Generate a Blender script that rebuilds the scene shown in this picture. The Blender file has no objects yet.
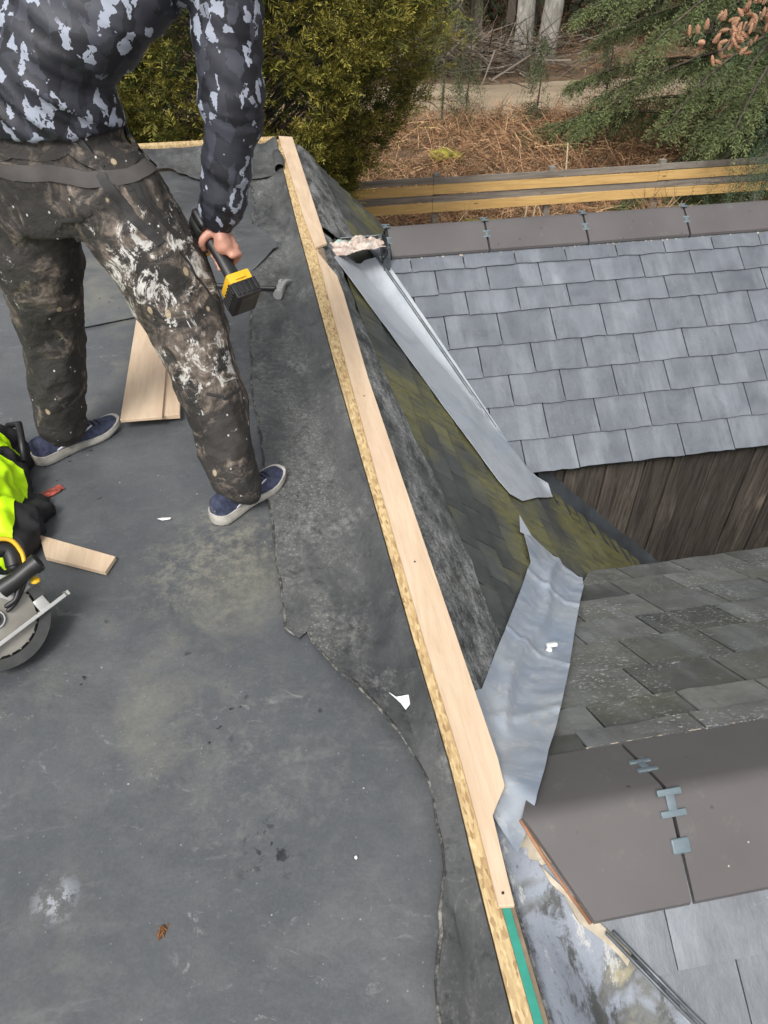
import bpy, bmesh, math, random
import numpy as np
from mathutils import Vector, Matrix, noise as mn
R = math.radians
random.seed(7); rng = np.random.default_rng(7)
sc = bpy.context.scene
COL = sc.collection
# ------------------------------------------------------------------ frames
YAW = R(10.155); B0 = .32716
Av = Vector((-math.sin(YAW), math.cos(YAW), 0)); Bv = Vector((math.cos(YAW), math.sin(YAW), 0)); Zv = Vector((0, 0, 1))
def W(a, b, z): return Av*a + Bv*(b+B0) + Zv*z
# ------------------------------------------------------------------ objects
def tag(o, label=None, cat=None, group=None, kind=None):
    if label: o['label'] = label
    if cat: o['category'] = cat
    if group: o['group'] = group
    if kind: o['kind'] = kind
    return o
ORI = {}
def empty(name, loc, label=None, cat=None, group=None):
    o = bpy.data.objects.new(name, None); COL.objects.link(o); o.location = loc
    o.empty_display_size = .1
    ORI[o] = Vector(loc); tag(o, label, cat, group); return o
def link_mesh(name, me, mat, parent=None, origin=None, smooth=None):
    """mesh is in world coordinates; shifted so that its origin is the thing's base (or the parent's)"""
    if parent is not None: org = ORI[parent]
    elif origin is not None: org = Vector(origin)
    else:
        if len(me.vertices):
            n = len(me.vertices); co = np.empty(n*3, 'f'); me.vertices.foreach_get('co', co); co = co.reshape(-1, 3)
            org = Vector((float(co[:, 0].mean()), float(co[:, 1].mean()), float(co[:, 2].min())))
        else: org = Vector((0, 0, 0))
    me.transform(Matrix.Translation(-org))
    o = bpy.data.objects.new(name, me); COL.objects.link(o)
    ORI[o] = org
    if parent is not None: o.parent = parent
    else: o.location = org
    if isinstance(mat, (list, tuple)):
        for m in mat: me.materials.append(m)
    elif mat: me.materials.append(mat)
    if smooth is not None:
        me.polygons.foreach_set('use_smooth', [True]*len(me.polygons))
        if smooth < 180: me.set_sharp_from_angle(angle=R(smooth))
    return o
def obj(name, bm, mat, parent=None, origin=None, smooth=None):
    me = bpy.data.meshes.new(name)
    bmesh.ops.recalc_face_normals(bm, faces=bm.faces)
    bm.to_mesh(me); bm.free()
    return link_mesh(name, me, mat, parent, origin, smooth)
def BM(): return bmesh.new()
def box_c(bm, corners):
    """8 corners: 4 bottom ccw, 4 top ccw"""
    v = [bm.verts.new(c) for c in corners]
    for f in ((3,2,1,0),(4,5,6,7),(0,1,5,4),(1,2,6,5),(2,3,7,6),(3,0,4,7)): bm.faces.new([v[i] for i in f])
    return v
def abox(bm, a0, a1, b0, b1, z0, z1):
    return box_c(bm, [W(a0,b0,z0),W(a0,b1,z0),W(a1,b1,z0),W(a1,b0,z0),W(a0,b0,z1),W(a0,b1,z1),W(a1,b1,z1),W(a1,b0,z1)])
def fbox(bm, c, ex, ey, ez, dims, bevel=0, seg=2):
    """box in a frame, bevelled"""
    t = BM(); hx, hy, hz = [d/2 for d in dims]
    box_c(t, [(-hx,-hy,-hz),(hx,-hy,-hz),(hx,hy,-hz),(-hx,hy,-hz),(-hx,-hy,hz),(hx,-hy,hz),(hx,hy,hz),(-hx,hy,hz)])
    if bevel: bmesh.ops.bevel(t, geom=list(t.edges), offset=bevel, segments=seg, affect='EDGES', profile=.6)
    M = Matrix((ex, ey, ez)).transposed()
    for v in t.verts: v.co = M @ v.co + Vector(c)
    merge(bm, t)
def merge(bm, t):
    m = {}
    for v in t.verts: m[v] = bm.verts.new(v.co)
    for f in t.faces:
        try: bm.faces.new([m[v] for v in f.verts])
        except ValueError: pass
    t.free()
def prism(bm, pts, fn0, fn1):
    """pts 2D; fn0/fn1 map to 3D bottom / top"""
    lo = [bm.verts.new(fn0(p)) for p in pts]; hi = [bm.verts.new(fn1(p)) for p in pts]
    n = len(pts); bm.faces.new(lo[::-1]); bm.faces.new(hi)
    for i in range(n): bm.faces.new([lo[i], lo[(i+1) % n], hi[(i+1) % n], hi[i]])
def frame_for(d):
    d = Vector(d).normalized(); up = Vector((0,0,1)) if abs(d.z) < .9 else Vector((1,0,0))
    x = up.cross(d).normalized(); y = d.cross(x).normalized(); return x, y, d
def tube(bm, pts, rad, n=8, cap=True, sq=(1,1)):
    pts = [Vector(p) for p in pts]
    if not isinstance(rad, (list, tuple)): rad = [rad]*len(pts)
    rings = []; x, y, d = frame_for(pts[1]-pts[0])
    for i, p in enumerate(pts):
        t = (pts[min(i+1, len(pts)-1)] - pts[max(i-1, 0)]).normalized()
        x = (x - t*x.dot(t)).normalized(); y = t.cross(x)
        rings.append([bm.verts.new(p + (x*math.cos(2*math.pi*k/n)*sq[0] + y*math.sin(2*math.pi*k/n)*sq[1])*rad[i]) for k in range(n)])
    for i in range(len(rings)-1):
        for k in range(n): bm.faces.new([rings[i][k], rings[i][(k+1) % n], rings[i+1][(k+1) % n], rings[i+1][k]])
    if cap: bm.faces.new(rings[0][::-1]); bm.faces.new(rings[-1])
# ------------------------------------------------------------------ materials
class N:
    def __init__(s, name, rough=.6, spec=.5, metal=0):
        s.m = bpy.data.materials.new(name); s.m.use_nodes = True; s.t = s.m.node_tree; s.n = s.t.nodes
        s.b = s.n['Principled BSDF']; s.b.inputs['Roughness'].default_value = rough
        s.b.inputs['Specular IOR Level'].default_value = spec; s.b.inputs['Metallic'].default_value = metal
        s.tc = s.n.new('ShaderNodeTexCoord')
    def L(s, a, b): s.t.links.new(a, b)
    def inp(s, sock, v):
        if hasattr(v, 'is_output'): s.L(v, sock)
        elif isinstance(v, tuple): sock.default_value = (*v, 1) if len(v) == 3 and sock.type == 'RGBA' else v
        else: sock.default_value = v
    def co(s, scale=(1,1,1), rot=(0,0,0), loc=(0,0,0), add=None):
        mp = s.n.new('ShaderNodeMapping'); mp.inputs['Scale'].default_value = scale
        mp.inputs['Rotation'].default_value = rot; mp.inputs['Location'].default_value = loc
        src = s.tc.outputs['Object']
        if add is not None:
            va = s.n.new('ShaderNodeVectorMath'); va.operation = 'ADD'; s.L(src, va.inputs[0]); s.inp(va.inputs[1], add); src = va.outputs[0]
        s.L(src, mp.inputs[0]); return mp.outputs[0]
    def bco(s, scale=(1,1,1), loc=(0,0,0), add=None):   # building axes: x across, y along the ridge board
        mp = s.n.new('ShaderNodeMapping'); mp.inputs['Rotation'].default_value = (0,0,-YAW)
        src = s.tc.outputs['Object']
        s.L(src, mp.inputs[0])
        m2 = s.n.new('ShaderNodeMapping'); m2.inputs['Scale'].default_value = scale; m2.inputs['Location'].default_value = loc
        src = mp.outputs[0]
        if add is not None:
            va = s.n.new('ShaderNodeVectorMath'); va.operation = 'ADD'; s.L(src, va.inputs[0]); s.inp(va.inputs[1], add); src = va.outputs[0]
        s.L(src, m2.inputs[0]); return m2.outputs[0]
    def noise(s, scale, detail=4, rough=.55, vec=None, dist=0, color=False):
        t = s.n.new('ShaderNodeTexNoise'); t.inputs['Scale'].default_value = scale; t.inputs['Detail'].default_value = detail
        t.inputs['Roughness'].default_value = rough; t.inputs['Distortion'].default_value = dist
        s.L(vec if vec is not None else s.tc.outputs['Object'], t.inputs['Vector'])
        return t.outputs['Color' if color else 'Fac']
    def voro(s, scale, vec=None, feat='F1', out='Distance', rand=1):
        t = s.n.new('ShaderNodeTexVoronoi'); t.feature = feat; t.inputs['Scale'].default_value = scale; t.inputs['Randomness'].default_value = rand
        s.L(vec if vec is not None else s.tc.outputs['Object'], t.inputs['Vector']); return t.outputs[out]
    def ramp(s, fac, lo, hi, a=0., b=1.):
        t = s.n.new('ShaderNodeMapRange'); t.clamp = True
        s.inp(t.inputs['Value'], fac)
        for k, v in zip(('From Min','From Max','To Min','To Max'), (lo,hi,a,b)): t.inputs[k].default_value = v
        return t.outputs[0]
    def math(s, op, a, b=0.):
        t = s.n.new('ShaderNodeMath'); t.operation = op; s.inp(t.inputs[0], a); s.inp(t.inputs[1], b); return t.outputs[0]
    def mul(s, a, b): return s.math('MULTIPLY', a, b)
    def mix(s, f, a, b):
        t = s.n.new('ShaderNodeMix'); t.data_type = 'RGBA'; s.inp(t.inputs[0], f); s.inp(t.inputs[6], a); s.inp(t.inputs[7], b); return t.outputs[2]
    def sep(s, c):
        t = s.n.new('ShaderNodeSeparateColor'); s.L(c, t.inputs[0]); return t.outputs
    def xyz(s, v):
        t = s.n.new('ShaderNodeSeparateXYZ'); s.L(v, t.inputs[0]); return t.outputs
    def rand(s):
        g = s.n.new('ShaderNodeNewGeometry'); return g.outputs['Random Per Island']
    def attr(s, name='tint'):
        t = s.n.new('ShaderNodeAttribute'); t.attribute_name = name; return t.outputs['Color']
    def hsv(s, c, v):
        t = s.n.new('ShaderNodeHueSaturation'); s.inp(t.inputs['Color'], c); s.inp(t.inputs['Value'], v); return t.outputs[0]
    def bump(s, h, strength=.4, dist=.01, prev=None):
        t = s.n.new('ShaderNodeBump'); t.inputs['Strength'].default_value = strength; t.inputs['Distance'].default_value = dist
        s.L(h, t.inputs['Height'])
        if prev is not None: s.L(prev, t.inputs['Normal'])
        s.L(t.outputs[0], s.b.inputs['Normal']); return t.outputs[0]
    def done(s, color, rough=None):
        s.inp(s.b.inputs['Base Color'], color)
        if rough is not None: s.inp(s.b.inputs['Roughness'], rough)
        return s.m
def simple(name, c, rough=.5, metal=0, var=.25, sc_=30, bump=.1):
    k = N(name, rough, metal=metal)
    f = k.noise(sc_, 4); col = k.mix(k.ramp(f, .3, .7), tuple(x*(1-var) for x in c), tuple(min(1, x*(1+var)) for x in c))
    k.bump(f, bump, .003); return k.done(col)

def m_membrane():
    k = N('epdm_membrane', .5)
    big = k.noise(.9, 6, .6); mid = k.noise(5, 8, .65, dist=.4); fine = k.noise(60, 6, .7)
    c = k.mix(k.ramp(big, .35, .68), (.058,.063,.07), (.092,.098,.105))
    c = k.mix(k.ramp(mid, .45, .78, 0, .55), c, (.14,.145,.145))
    # pale dusty scuffs, olive dust patches
    d = k.mul(k.ramp(k.noise(1.7, 5, .6, k.co(loc=(3,1,0))), .5, .68), k.ramp(mid, .42, .62))
    c = k.mix(k.mul(d, .6), c, (.19,.185,.15))
    sm = k.mul(k.ramp(k.noise(14, 8, .75, k.co((1,1.7,1), (0,0,.7)), dist=1.2), .585, .66), k.ramp(k.noise(2.3, 3, .5, k.co(loc=(7,2,0))), .52, .62))
    c = k.mix(k.mul(sm, .55), c, (.3,.3,.29))
    dk = k.mul(k.ramp(k.noise(34, 5, .6, k.co(loc=(1,5,0))), .64, .67), k.ramp(k.noise(3, 3, .5, k.co(loc=(9,4,0))), .6, .64))
    c = k.mix(dk, c, (.012,.013,.014))
    # crumbs and specks of dust
    v = k.voro(34); cc = k.sep(k.voro(34, out='Color'))
    c = k.mix(k.mul(k.ramp(v, .05, .09, 1, 0), k.ramp(cc[0], .9, .92)), c, (.42,.42,.4))
    v2 = k.voro(90); c2 = k.sep(k.voro(90, out='Color'))
    c = k.mix(k.mul(k.ramp(v2, .08, .16, 1, 0), k.ramp(c2[0], .9, .92, 0, .7)), c, (.3,.3,.28))
    c = k.hsv(c, k.ramp(k.noise(130, 6, .8), .3, .7, .84, 1.18))
    c = k.mix(k.mul(k.ramp(k.noise(20, 9, .82, k.co((1,1.3,1), (0,0,.4))), .52, .7), .3), c, (.17,.172,.168))
    # marks with a place of their own: dusty print, lime blot, scuffed ring, tar crumbs
    def spot(a, b, r0, r1):
        c0 = W(a, b, 0) - W(2, -1, -3.9); vm = k.n.new('ShaderNodeVectorMath'); vm.operation = 'DISTANCE'; k.L(k.tc.outputs['Object'], vm.inputs[0]); vm.inputs[1].default_value = c0
        return k.ramp(k.math('ADD', vm.outputs['Value'], k.mul(k.noise(9, 5, .7), r1*.9)), r0+r1*.45, r1+r1*.45, 1, 0)
    rough_ = k.noise(26, 9, .82)
    c = k.mix(k.mul(k.mul(spot(1.60,-.52,.05,.30), k.ramp(rough_, .45, .62)), .75), c, (.27,.26,.21))
    c = k.mix(k.mul(spot(1.52,-.45,.02,.22), .4), c, (.15,.145,.11))
    c = k.mix(k.mul(k.mul(spot(.72,-.87,.01,.055), k.ramp(rough_, .48, .53)), .85), c, (.33,.35,.38))
    c = k.mix(k.mul(k.mul(spot(.95,-.46,.08,.34), k.ramp(rough_, .5, .64)), .4), c, (.22,.22,.2))
    c = k.mix(k.mul(k.mul(spot(.74,-.43,.02,.09), k.ramp(k.noise(44, 5, .6), .58, .62)), .85), c, (.012,.013,.014))
    c = k.mix(k.mul(k.mul(spot(2.6,-.30,.08,.5), k.ramp(rough_, .5, .66)), .5), c, (.33,.33,.31))
    c = k.mix(k.ramp(k.noise(7, 7, .72, k.bco((.5,2.2,1), (1,1,1))), .6, .72, 0, .35), c, (.2,.205,.2))
    nb = k.bump(k.noise(3.2, 4, .5, dist=.5), .45, .03)
    nb = k.bump(k.math('ADD', k.mul(mid, .8), k.mul(fine, .35)), .35, .006, nb)
    return k.done(c, k.ramp(mid, .3, .7, .30, .5))
def m_flap(name='weathered_membrane', amt=1.):
    k = N(name, .55)
    v = k.bco((1,.45,1)); mid = k.noise(6, 9, .7, v, dist=.3); fine = k.noise(55, 8, .8); big = k.noise(2.2, 4, .6)
    c = k.mix(k.ramp(mid, .35, .7), (.038,.040,.043), (.098,.10,.10))
    dust = k.mul(k.ramp(fine, .42, .62), k.ramp(k.math('ADD', k.mul(big, .55), k.mul(mid, .5)), .40, .6))
    edge_ = k.ramp(k.math('ADD', k.xyz(k.bco())[0], k.mul(k.math('SUBTRACT', big, .5), .12)), .78, .90, 1, .12)   # dust and specks fade out in a band against the kerb
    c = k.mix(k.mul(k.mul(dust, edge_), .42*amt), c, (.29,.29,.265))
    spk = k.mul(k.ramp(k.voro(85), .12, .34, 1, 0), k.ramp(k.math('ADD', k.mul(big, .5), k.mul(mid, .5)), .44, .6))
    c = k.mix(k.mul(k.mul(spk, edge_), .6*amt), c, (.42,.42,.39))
    dk = k.mul(k.ramp(k.noise(26, 6, .75), .55, .66), .6); c = k.mix(dk, c, (.02,.021,.022))
    st = k.mul(k.mul(k.ramp(k.noise(9, 9, .82, k.bco((1,.6,1), (3,3,3)), dist=.0), .54, .7), k.ramp(fine, .35, .55)), .6*amt)
    c = k.mix(st, c, (.34,.34,.32))
    sc1 = k.ramp(k.math('ABSOLUTE', k.math('SUBTRACT', k.noise(3.5, 3, .5, k.bco((.6,1.6,1), (5,1,0)), dist=.6), .5)), 0, .006, 1, 0)
    c = k.mix(k.mul(k.mul(sc1, k.ramp(fine, .4, .6)), .10*amt), c, (.4,.4,.37))
    nb = k.bump(k.noise(4.5, 4, .5, v), .6, .03)
    k.bump(k.math('ADD', mid, k.mul(fine, .3)), .5, .006, nb)
    return k.done(c, k.ramp(mid, .3, .7, .34, .58))
def m_felt():
    k = N('limed_felt', .75)
    v = k.bco((1,.4,1)); n1 = k.noise(13, 9, .8, v, dist=.15); n2 = k.noise(80, 6, .8); n3 = k.noise(2.6, 3, .5)
    c = k.mix(k.ramp(n1, .3, .7), (.03,.031,.033), (.08,.083,.083))
    w = k.mul(k.ramp(n1, .42, .6), k.ramp(n2, .36, .56)); w = k.mul(w, k.ramp(n3, .3, .5))
    c = k.mix(k.mul(w, .8), c, (.42,.43,.42))
    v2 = k.voro(60, k.bco((1,1,1))); c = k.mix(k.mul(k.ramp(v2, .1, .3, 1, 0), k.ramp(n3, .45, .6, 0, .4)), c, (.45,.45,.43))
    c = k.mix(k.ramp(k.noise(5, 3, .5, k.bco((1,1,1), (8,8,8))), .6, .75, 0, .5), c, (.06,.065,.035))
    k.bump(k.math('ADD', k.mul(n1, 1.), k.mul(n2, .4)), .9, .012)
    return k.done(c)
def m_slate(name, dark, light, streak=.6, moss=0., lichen=0., rough=.42, var=.15):
    k = N(name, rough)
    r = k.rand(); off = k.mul(r, 37.)
    comb = k.n.new('ShaderNodeCombineXYZ'); k.L(off, comb.inputs[0]); k.L(off, comb.inputs[1])
    o = comb.outputs[0]
    n1 = k.noise(5, 7, .65, k.bco((1,1,1), add=o), dist=.4); n2 = k.noise(38, 6, .7, k.bco((1,.4,.4), add=o)); n3 = k.noise(3.2, 5, .6, k.bco((2.6,.5,.5), add=o))
    c = k.mix(k.ramp(n1, .3, .7), dark, light)
    c = k.hsv(c, k.ramp(r, 0, 1, 1-var, 1+var))
    c = k.mix(k.ramp(n3, .48, .74, 0, streak), c, (.36,.39,.43))
    c = k.mix(k.ramp(n2, .55, .75, 0, .35), c, tuple(x*.45 for x in dark))
    if lichen:
        l = k.mul(k.ramp(k.noise(95, 4, .7, k.bco((.7,1.2,1))), .57, .66), k.ramp(k.noise(3.4, 4, .6, k.bco((1,1,1), (2,7,0))), .44, .6))
        c = k.mix(k.mul(l, lichen), c, (.5,.51,.48))
    if moss:
        mo = k.mul(k.ramp(k.noise(3, 5, .65, k.bco((.45,1.5,.5), (4,2,0))), .42, .62), k.ramp(k.noise(50, 5, .7), .3, .6))
        c = k.mix(k.mul(mo, moss), c, (.085,.088,.022))
    k.bump(k.math('ADD', n2, k.mul(n1, 1.5)), .5, .006)
    return k.done(c, k.ramp(n1, .3, .7, rough-.1, rough+.12))
def m_moss_slate():
    k = N('mossy_slate', .6)
    r = k.rand(); off = k.mul(r, 31.); comb = k.n.new('ShaderNodeCombineXYZ'); k.L(off, comb.inputs[0]); o = comb.outputs[0]
    n1 = k.noise(6, 7, .65, k.bco(add=o)); n2 = k.noise(60, 6, .75)
    c = k.mix(k.ramp(n1, .3, .7), (.03,.033,.033), (.08,.084,.08)); c = k.hsv(c, k.ramp(r, 0, 1, .78, 1.28))
    p = k.xyz(k.bco()); 
    band = k.math('ADD', k.noise(2.0, 3, .5, k.bco((1.,.8,.3))), k.mul(k.math('SUBTRACT', r, .5), .07))
    streak = k.noise(16, 5, .65, k.bco((.35,2.0,.35), (1,2,3)))
    mo = k.mul(k.ramp(band, .42, .55), k.ramp(streak, .3, .55)); mo = k.mul(mo, k.ramp(n2, .22, .55))
    c = k.mix(k.mul(mo, .8), c, (.17,.16,.04))
    c = k.mix(k.mul(k.ramp(streak, .6, .75), .3), c, (.24,.25,.2))
    k.bump(k.math('ADD', n2, k.mul(n1, 1.2)), .6, .006)
    return k.done(c)
def m_lead(name='lead_sheet', stain=.4, blue=0.):
    k = N(name, .4, metal=.2)
    n1 = k.noise(4, 7, .6, dist=1.2); n2 = k.noise(30, 6, .7); n3 = k.noise(2, 3, .5, k.co(loc=(4,4,1)))
    c = k.mix(k.ramp(n1, .32, .68), (.36,.39,.43), (.50,.535,.575))
    c = k.mix(k.ramp(n3, .45, .65, 0, .5), c, (.28,.34,.43))
    c = k.mix(k.mul(k.ramp(k.noise(3, 5, .6, k.co(loc=(7,1,2))), .4, .55), blue), c, (.17,.25,.38))
    w = k.ramp(k.math('ABSOLUTE', k.math('SUBTRACT', n1, .5)), 0, .03, 1, 0)
    c = k.mix(k.mul(k.mul(w, k.ramp(n2, .4, .6)), stain), c, (.62,.6,.55))
    c = k.mix(k.ramp(n2, .6, .75, 0, .4), c, (.1,.11,.12))
    k.bump(k.math('ADD', k.mul(n1,.6), k.mul(n2, .15)), .25, .012)
    return k.done(c, k.ramp(n1, .3, .7, .35, .5))
def m_stained():
    k = N('stained_valley_lining', .5)
    n1 = k.noise(8, 9, .74, k.bco((1.5,.8,1)), dist=.25); n2 = k.noise(45, 6, .75); n3 = k.noise(4, 4, .6, k.co(loc=(2,9,3)), dist=.8)
    c = k.mix(k.ramp(n1, .4, .47), (.07,.073,.072), (.24,.265,.31))
    c = k.mix(k.ramp(n3, .54, .6, 0, .85), c, (.11,.112,.1))
    c = k.mix(k.mul(k.ramp(n1, .56, .6), .8), c, (.47,.47,.45))
    c = k.mix(k.mul(k.ramp(n3, .62, .68), .7), c, (.33,.29,.18))
    c = k.mix(k.ramp(n2, .57, .7, 0, .5), c, (.03,.03,.03))
    k.bump(k.math('ADD', n1, k.mul(n2, .4)), .5, .01); return k.done(c)
def m_ply(name='plywood', c0=(.53,.39,.26), c1=(.66,.515,.37)):
    k = N(name, .6)
    v = k.bco((9,.9,3)); n1 = k.noise(2.2, 6, .6, v, dist=1.2); n2 = k.noise(40, 5, .7, k.bco((3,.25,1))); n3 = k.noise(3, 3, .5)
    c = k.mix(k.ramp(n1, .3, .7), c0, c1); c = k.mix(k.ramp(n2, .5, .8, 0, .4), c, tuple(x*.6 for x in c0))
    c = k.mix(k.ramp(n3, .5, .75, 0, .25), c, (.5,.33,.25))
    kn = k.voro(5, k.bco((1,.7,1))); c = k.mix(k.ramp(kn, .03, .08, .7, 0), c, (.2,.1,.05))
    k.bump(n2, .25, .002); return k.done(c)
def m_osb():
    k = N('strand_board', .65)
    v = k.bco((1,1,1)); vo = k.sep(k.voro(95, k.bco((1.9,.55,1)), out='Color')); e = k.noise(70, 4, .6, k.bco((1,.4,1)))
    c = k.mix(vo[0], (.42,.29,.14), (.6,.46,.25)); c = k.mix(k.ramp(vo[1], .75, .8, 0, .6), c, (.24,.13,.05))
    c = k.mix(k.ramp(e, .55, .7, 0, .5), c, (.8,.66,.36)); k.bump(k.math('ADD', vo[0], e), .5, .003); return k.done(c)
def m_tile():
    k = N('clay_ridge', .42)
    n1 = k.noise(3, 4, .5); n2 = k.noise(120, 4, .7); v = k.voro(17); cc = k.sep(k.voro(17, out='Color'))
    c = k.mix(k.ramp(n1, .3, .7), (.088,.081,.08), (.108,.1,.099))
    c = k.mix(k.mul(k.ramp(v, .06, .1, 1, 0), k.ramp(cc[0], .62, .66, 0, .85)), c, (.03,.026,.025))
    c = k.mix(k.ramp(n2, .66, .72, 0, .3), c, (.2,.19,.18))
    c = k.mix(k.mul(k.ramp(k.noise(16, 8, .75), .58, .68), .25), c, (.19,.185,.17))
    v3 = k.voro(42); c3 = k.sep(k.voro(42, out='Color')); c = k.mix(k.mul(k.ramp(v3, .05, .1, 1, 0), k.ramp(c3[0], .93, .94)), c, (.4,.4,.37))
    k.bump(n2, .12, .001); return k.done(c, k.ramp(n1, .3, .7, .4, .52))
def m_planks():
    k = N('weathered_planks', .8)
    r = k.rand(); off = k.mul(r, 23.); comb = k.n.new('ShaderNodeCombineXYZ'); k.L(off, comb.inputs[0]); k.L(off, comb.inputs[2]); o = comb.outputs[0]
    v = k.bco((7,7,.55), add=o); n1 = k.noise(2.4, 7, .65, v, dist=1.6); n2 = k.noise(18, 6, .75, k.bco((4,4,.22), add=o)); n3 = k.noise(3, 4, .6)
    c = k.mix(k.ramp(n1, .3, .7), (.030,.025,.021), (.125,.104,.086)); c = k.hsv(c, k.ramp(r, 0, 1, .7, 1.3))
    c = k.mix(k.ramp(n2, .46, .62, 0, .8), c, (.016,.012,.009))
    c = k.mix(k.mul(k.ramp(n3, .5, .7), k.ramp(n1, .5, .8)), c, (.27,.24,.2))
    kn = k.voro(3.2, k.bco((1,1,.6), add=o)); c = k.mix(k.ramp(kn, .05, .14, .8, 0), c, (.2,.16,.12))
    k.bump(k.math('ADD', n2, k.mul(n1, .6)), .9, .008); return k.done(c)
def m_camo():
    k = N('camouflage_fabric', .6)
    wv = k.noise(34, 3, .6, color=True)
    vm = k.n.new('ShaderNodeVectorMath'); vm.operation = 'MULTIPLY_ADD'; k.L(wv, vm.inputs[0]); vm.inputs[1].default_value = (.035,.035,.035); k.L(k.tc.outputs['Object'], vm.inputs[2])
    mp = k.n.new('ShaderNodeMapping'); mp.inputs['Scale'].default_value = (1,1,.58); mp.inputs['Rotation'].default_value = (.2,.35,.1); k.L(vm.outputs[0], mp.inputs[0]); v = mp.outputs[0]
    a = k.sep(k.voro(26, v, out='Color')); b = k.sep(k.voro(54, v, out='Color'))
    c = k.mix(k.ramp(a[0], .5, .51), (.008,.009,.014), (.024,.026,.036))
    c = k.mix(k.ramp(a[1], .8, .81), c, (.045,.048,.064))
    c = k.mix(k.ramp(b[2], .84, .85), c, (.02,.02,.03))
    fl = k.mul(k.ramp(b[0], .81, .815), k.ramp(k.noise(60, 3, .6, v), .36, .38)); fl = k.mul(fl, k.ramp(k.noise(5, 2, .5), .26, .34))
    c = k.mix(fl, c, (.30,.33,.40))
    k.bump(k.noise(900, 2, .5), .1, .001); return k.done(c)
def m_trouser():
    k = N('paint_spattered_trousers', .8)
    n1 = k.noise(6, 5, .6); c = k.mix(k.ramp(n1, .3, .7), (.015,.0135,.0125), (.038,.034,.031))
    p = k.xyz(k.co()); # object coords, origin at the person's feet centre
    # paint is thickest on the right thigh and knee (world direction +x, mid height)
    mx = k.mul(k.ramp(p[0], -.16, .06), k.ramp(p[2], .2, .45)); mx = k.mul(mx, k.ramp(p[2], 1.02, .8, 0, 1))
    low = k.ramp(p[2], .0, .5, .35, .42)
    mask = k.math('MAXIMUM', mx, low)
    s1 = k.noise(15, 10, .8, k.co((1.2,1.2,.8), (0,.3,0)), dist=.9); s2 = k.noise(9, 7, .7, k.co(loc=(4,4,4)), dist=1)
    th = k.math('ADD', s1, k.mul(mask, .17))
    bsh = k.mul(k.ramp(k.math('ADD', s2, k.mul(mask, .14)), .6, .72), k.ramp(s1, .38, .6, .1, .85))
    c = k.mix(bsh, c, (.3,.24,.19))
    c = k.mix(k.ramp(th, .705, .735), c, (.52,.51,.48))
    v = k.voro(48, k.co((1,1,.8))); cc = k.sep(k.voro(48, k.co((1,1,.8)), out='Color'))
    c = k.mix(k.mul(k.ramp(v, .1, .16, 1, 0), k.ramp(cc[0], .74, .76)), c, (.48,.48,.46))
    v = k.voro(19, k.co((1,1,.6), loc=(2,0,0))); cc = k.sep(k.voro(19, k.co((1,1,.6), loc=(2,0,0)), out='Color'))
    c = k.mix(k.mul(k.ramp(v, .12, .16, 1, 0), k.ramp(cc[1], .8, .82, 0, .8)), c, (.45,.36,.24))
    nb = k.bump(k.ramp(k.math('ABSOLUTE', k.math('SUBTRACT', k.noise(5.5, 4, .55, k.co((1.2,1.2,1.6), (.3,.5,0)), dist=.3), .5)), 0, .16), .35, .012)
    k.bump(k.math('ADD', k.mul(s1, .6), k.noise(300, 3, .6)), .35, .003, nb); return k.done(c)
def m_tint(name, rough=.7, trans=0.):
    k = N(name, rough, spec=.25); c = k.attr('tint')
    if trans:
        k.b.inputs['Subsurface Weight'].default_value = 0
    return k.done(c)
def m_ground():
    k = N('bracken_litter', .9)
    n1 = k.noise(1.3, 8, .7); n2 = k.noise(22, 6, .75, dist=1.0); n3 = k.noise(.5, 3, .5)
    c = k.mix(k.ramp(n1, .3, .7), (.08,.05,.028), (.2,.13,.075)); c = k.mix(k.ramp(n2, .5, .7, 0, .6), c, (.27,.18,.11))
    c = k.mix(k.ramp(n3, .58, .7, 0, .6), c, (.05,.055,.02)); k.bump(n2, .8, .05); return k.done(c)
def m_track():
    k = N('dirt_track', .9)
    n1 = k.noise(1.1, 6, .65, k.bco((.4,1.6,1))); n2 = k.noise(24, 5, .7)
    c = k.mix(k.ramp(n1, .3, .7), (.2,.15,.1), (.36,.29,.2)); c = k.mix(k.ramp(n2, .5, .75, 0, .5), c, (.15,.12,.075)); k.bump(n2, .5, .03); return k.done(c)
def m_bark(c0, c1, nm):
    k = N(nm, .9); n1 = k.noise(9, 7, .7, k.co((1,1,.35)), dist=.8); n2 = k.noise(2.5, 3, .5)
    c = k.mix(k.ramp(n1, .38, .62), c0, c1); c = k.mix(k.ramp(n2, .5, .7, 0, .4), c, (.09,.1,.05)); k.bump(n1, .9, .03); return k.done(c)
def m_fence(new):
    k = N('new_fence_board' if new else 'grey_fence_board', .75)
    n1 = k.noise(5, 6, .65, k.bco((.35,1,5)), dist=.8); n2 = k.noise(14, 5, .7, k.bco((.2,1,4))); st = k.noise(.9, 3, .5, k.bco((1,1,1)))
    c = k.mix(k.ramp(n1, .3, .7), (.5,.3,.1), (.68,.46,.19)) if new else k.mix(k.ramp(n1, .3, .7), (.14,.12,.1), (.3,.27,.23))
    c = k.mix(k.ramp(n2, .55, .72, 0, .5), c, (.2,.12,.05) if new else (.07,.06,.05)); c = k.mix(k.ramp(st, .55, .75, 0, .35), c, (.2,.16,.1))
    kn = k.voro(2.2, k.bco((1,1,3))); c = k.mix(k.ramp(kn, .04, .09, .8, 0), c, (.15,.07,.03)); k.bump(n2, .4, .004); return k.done(c)
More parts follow.
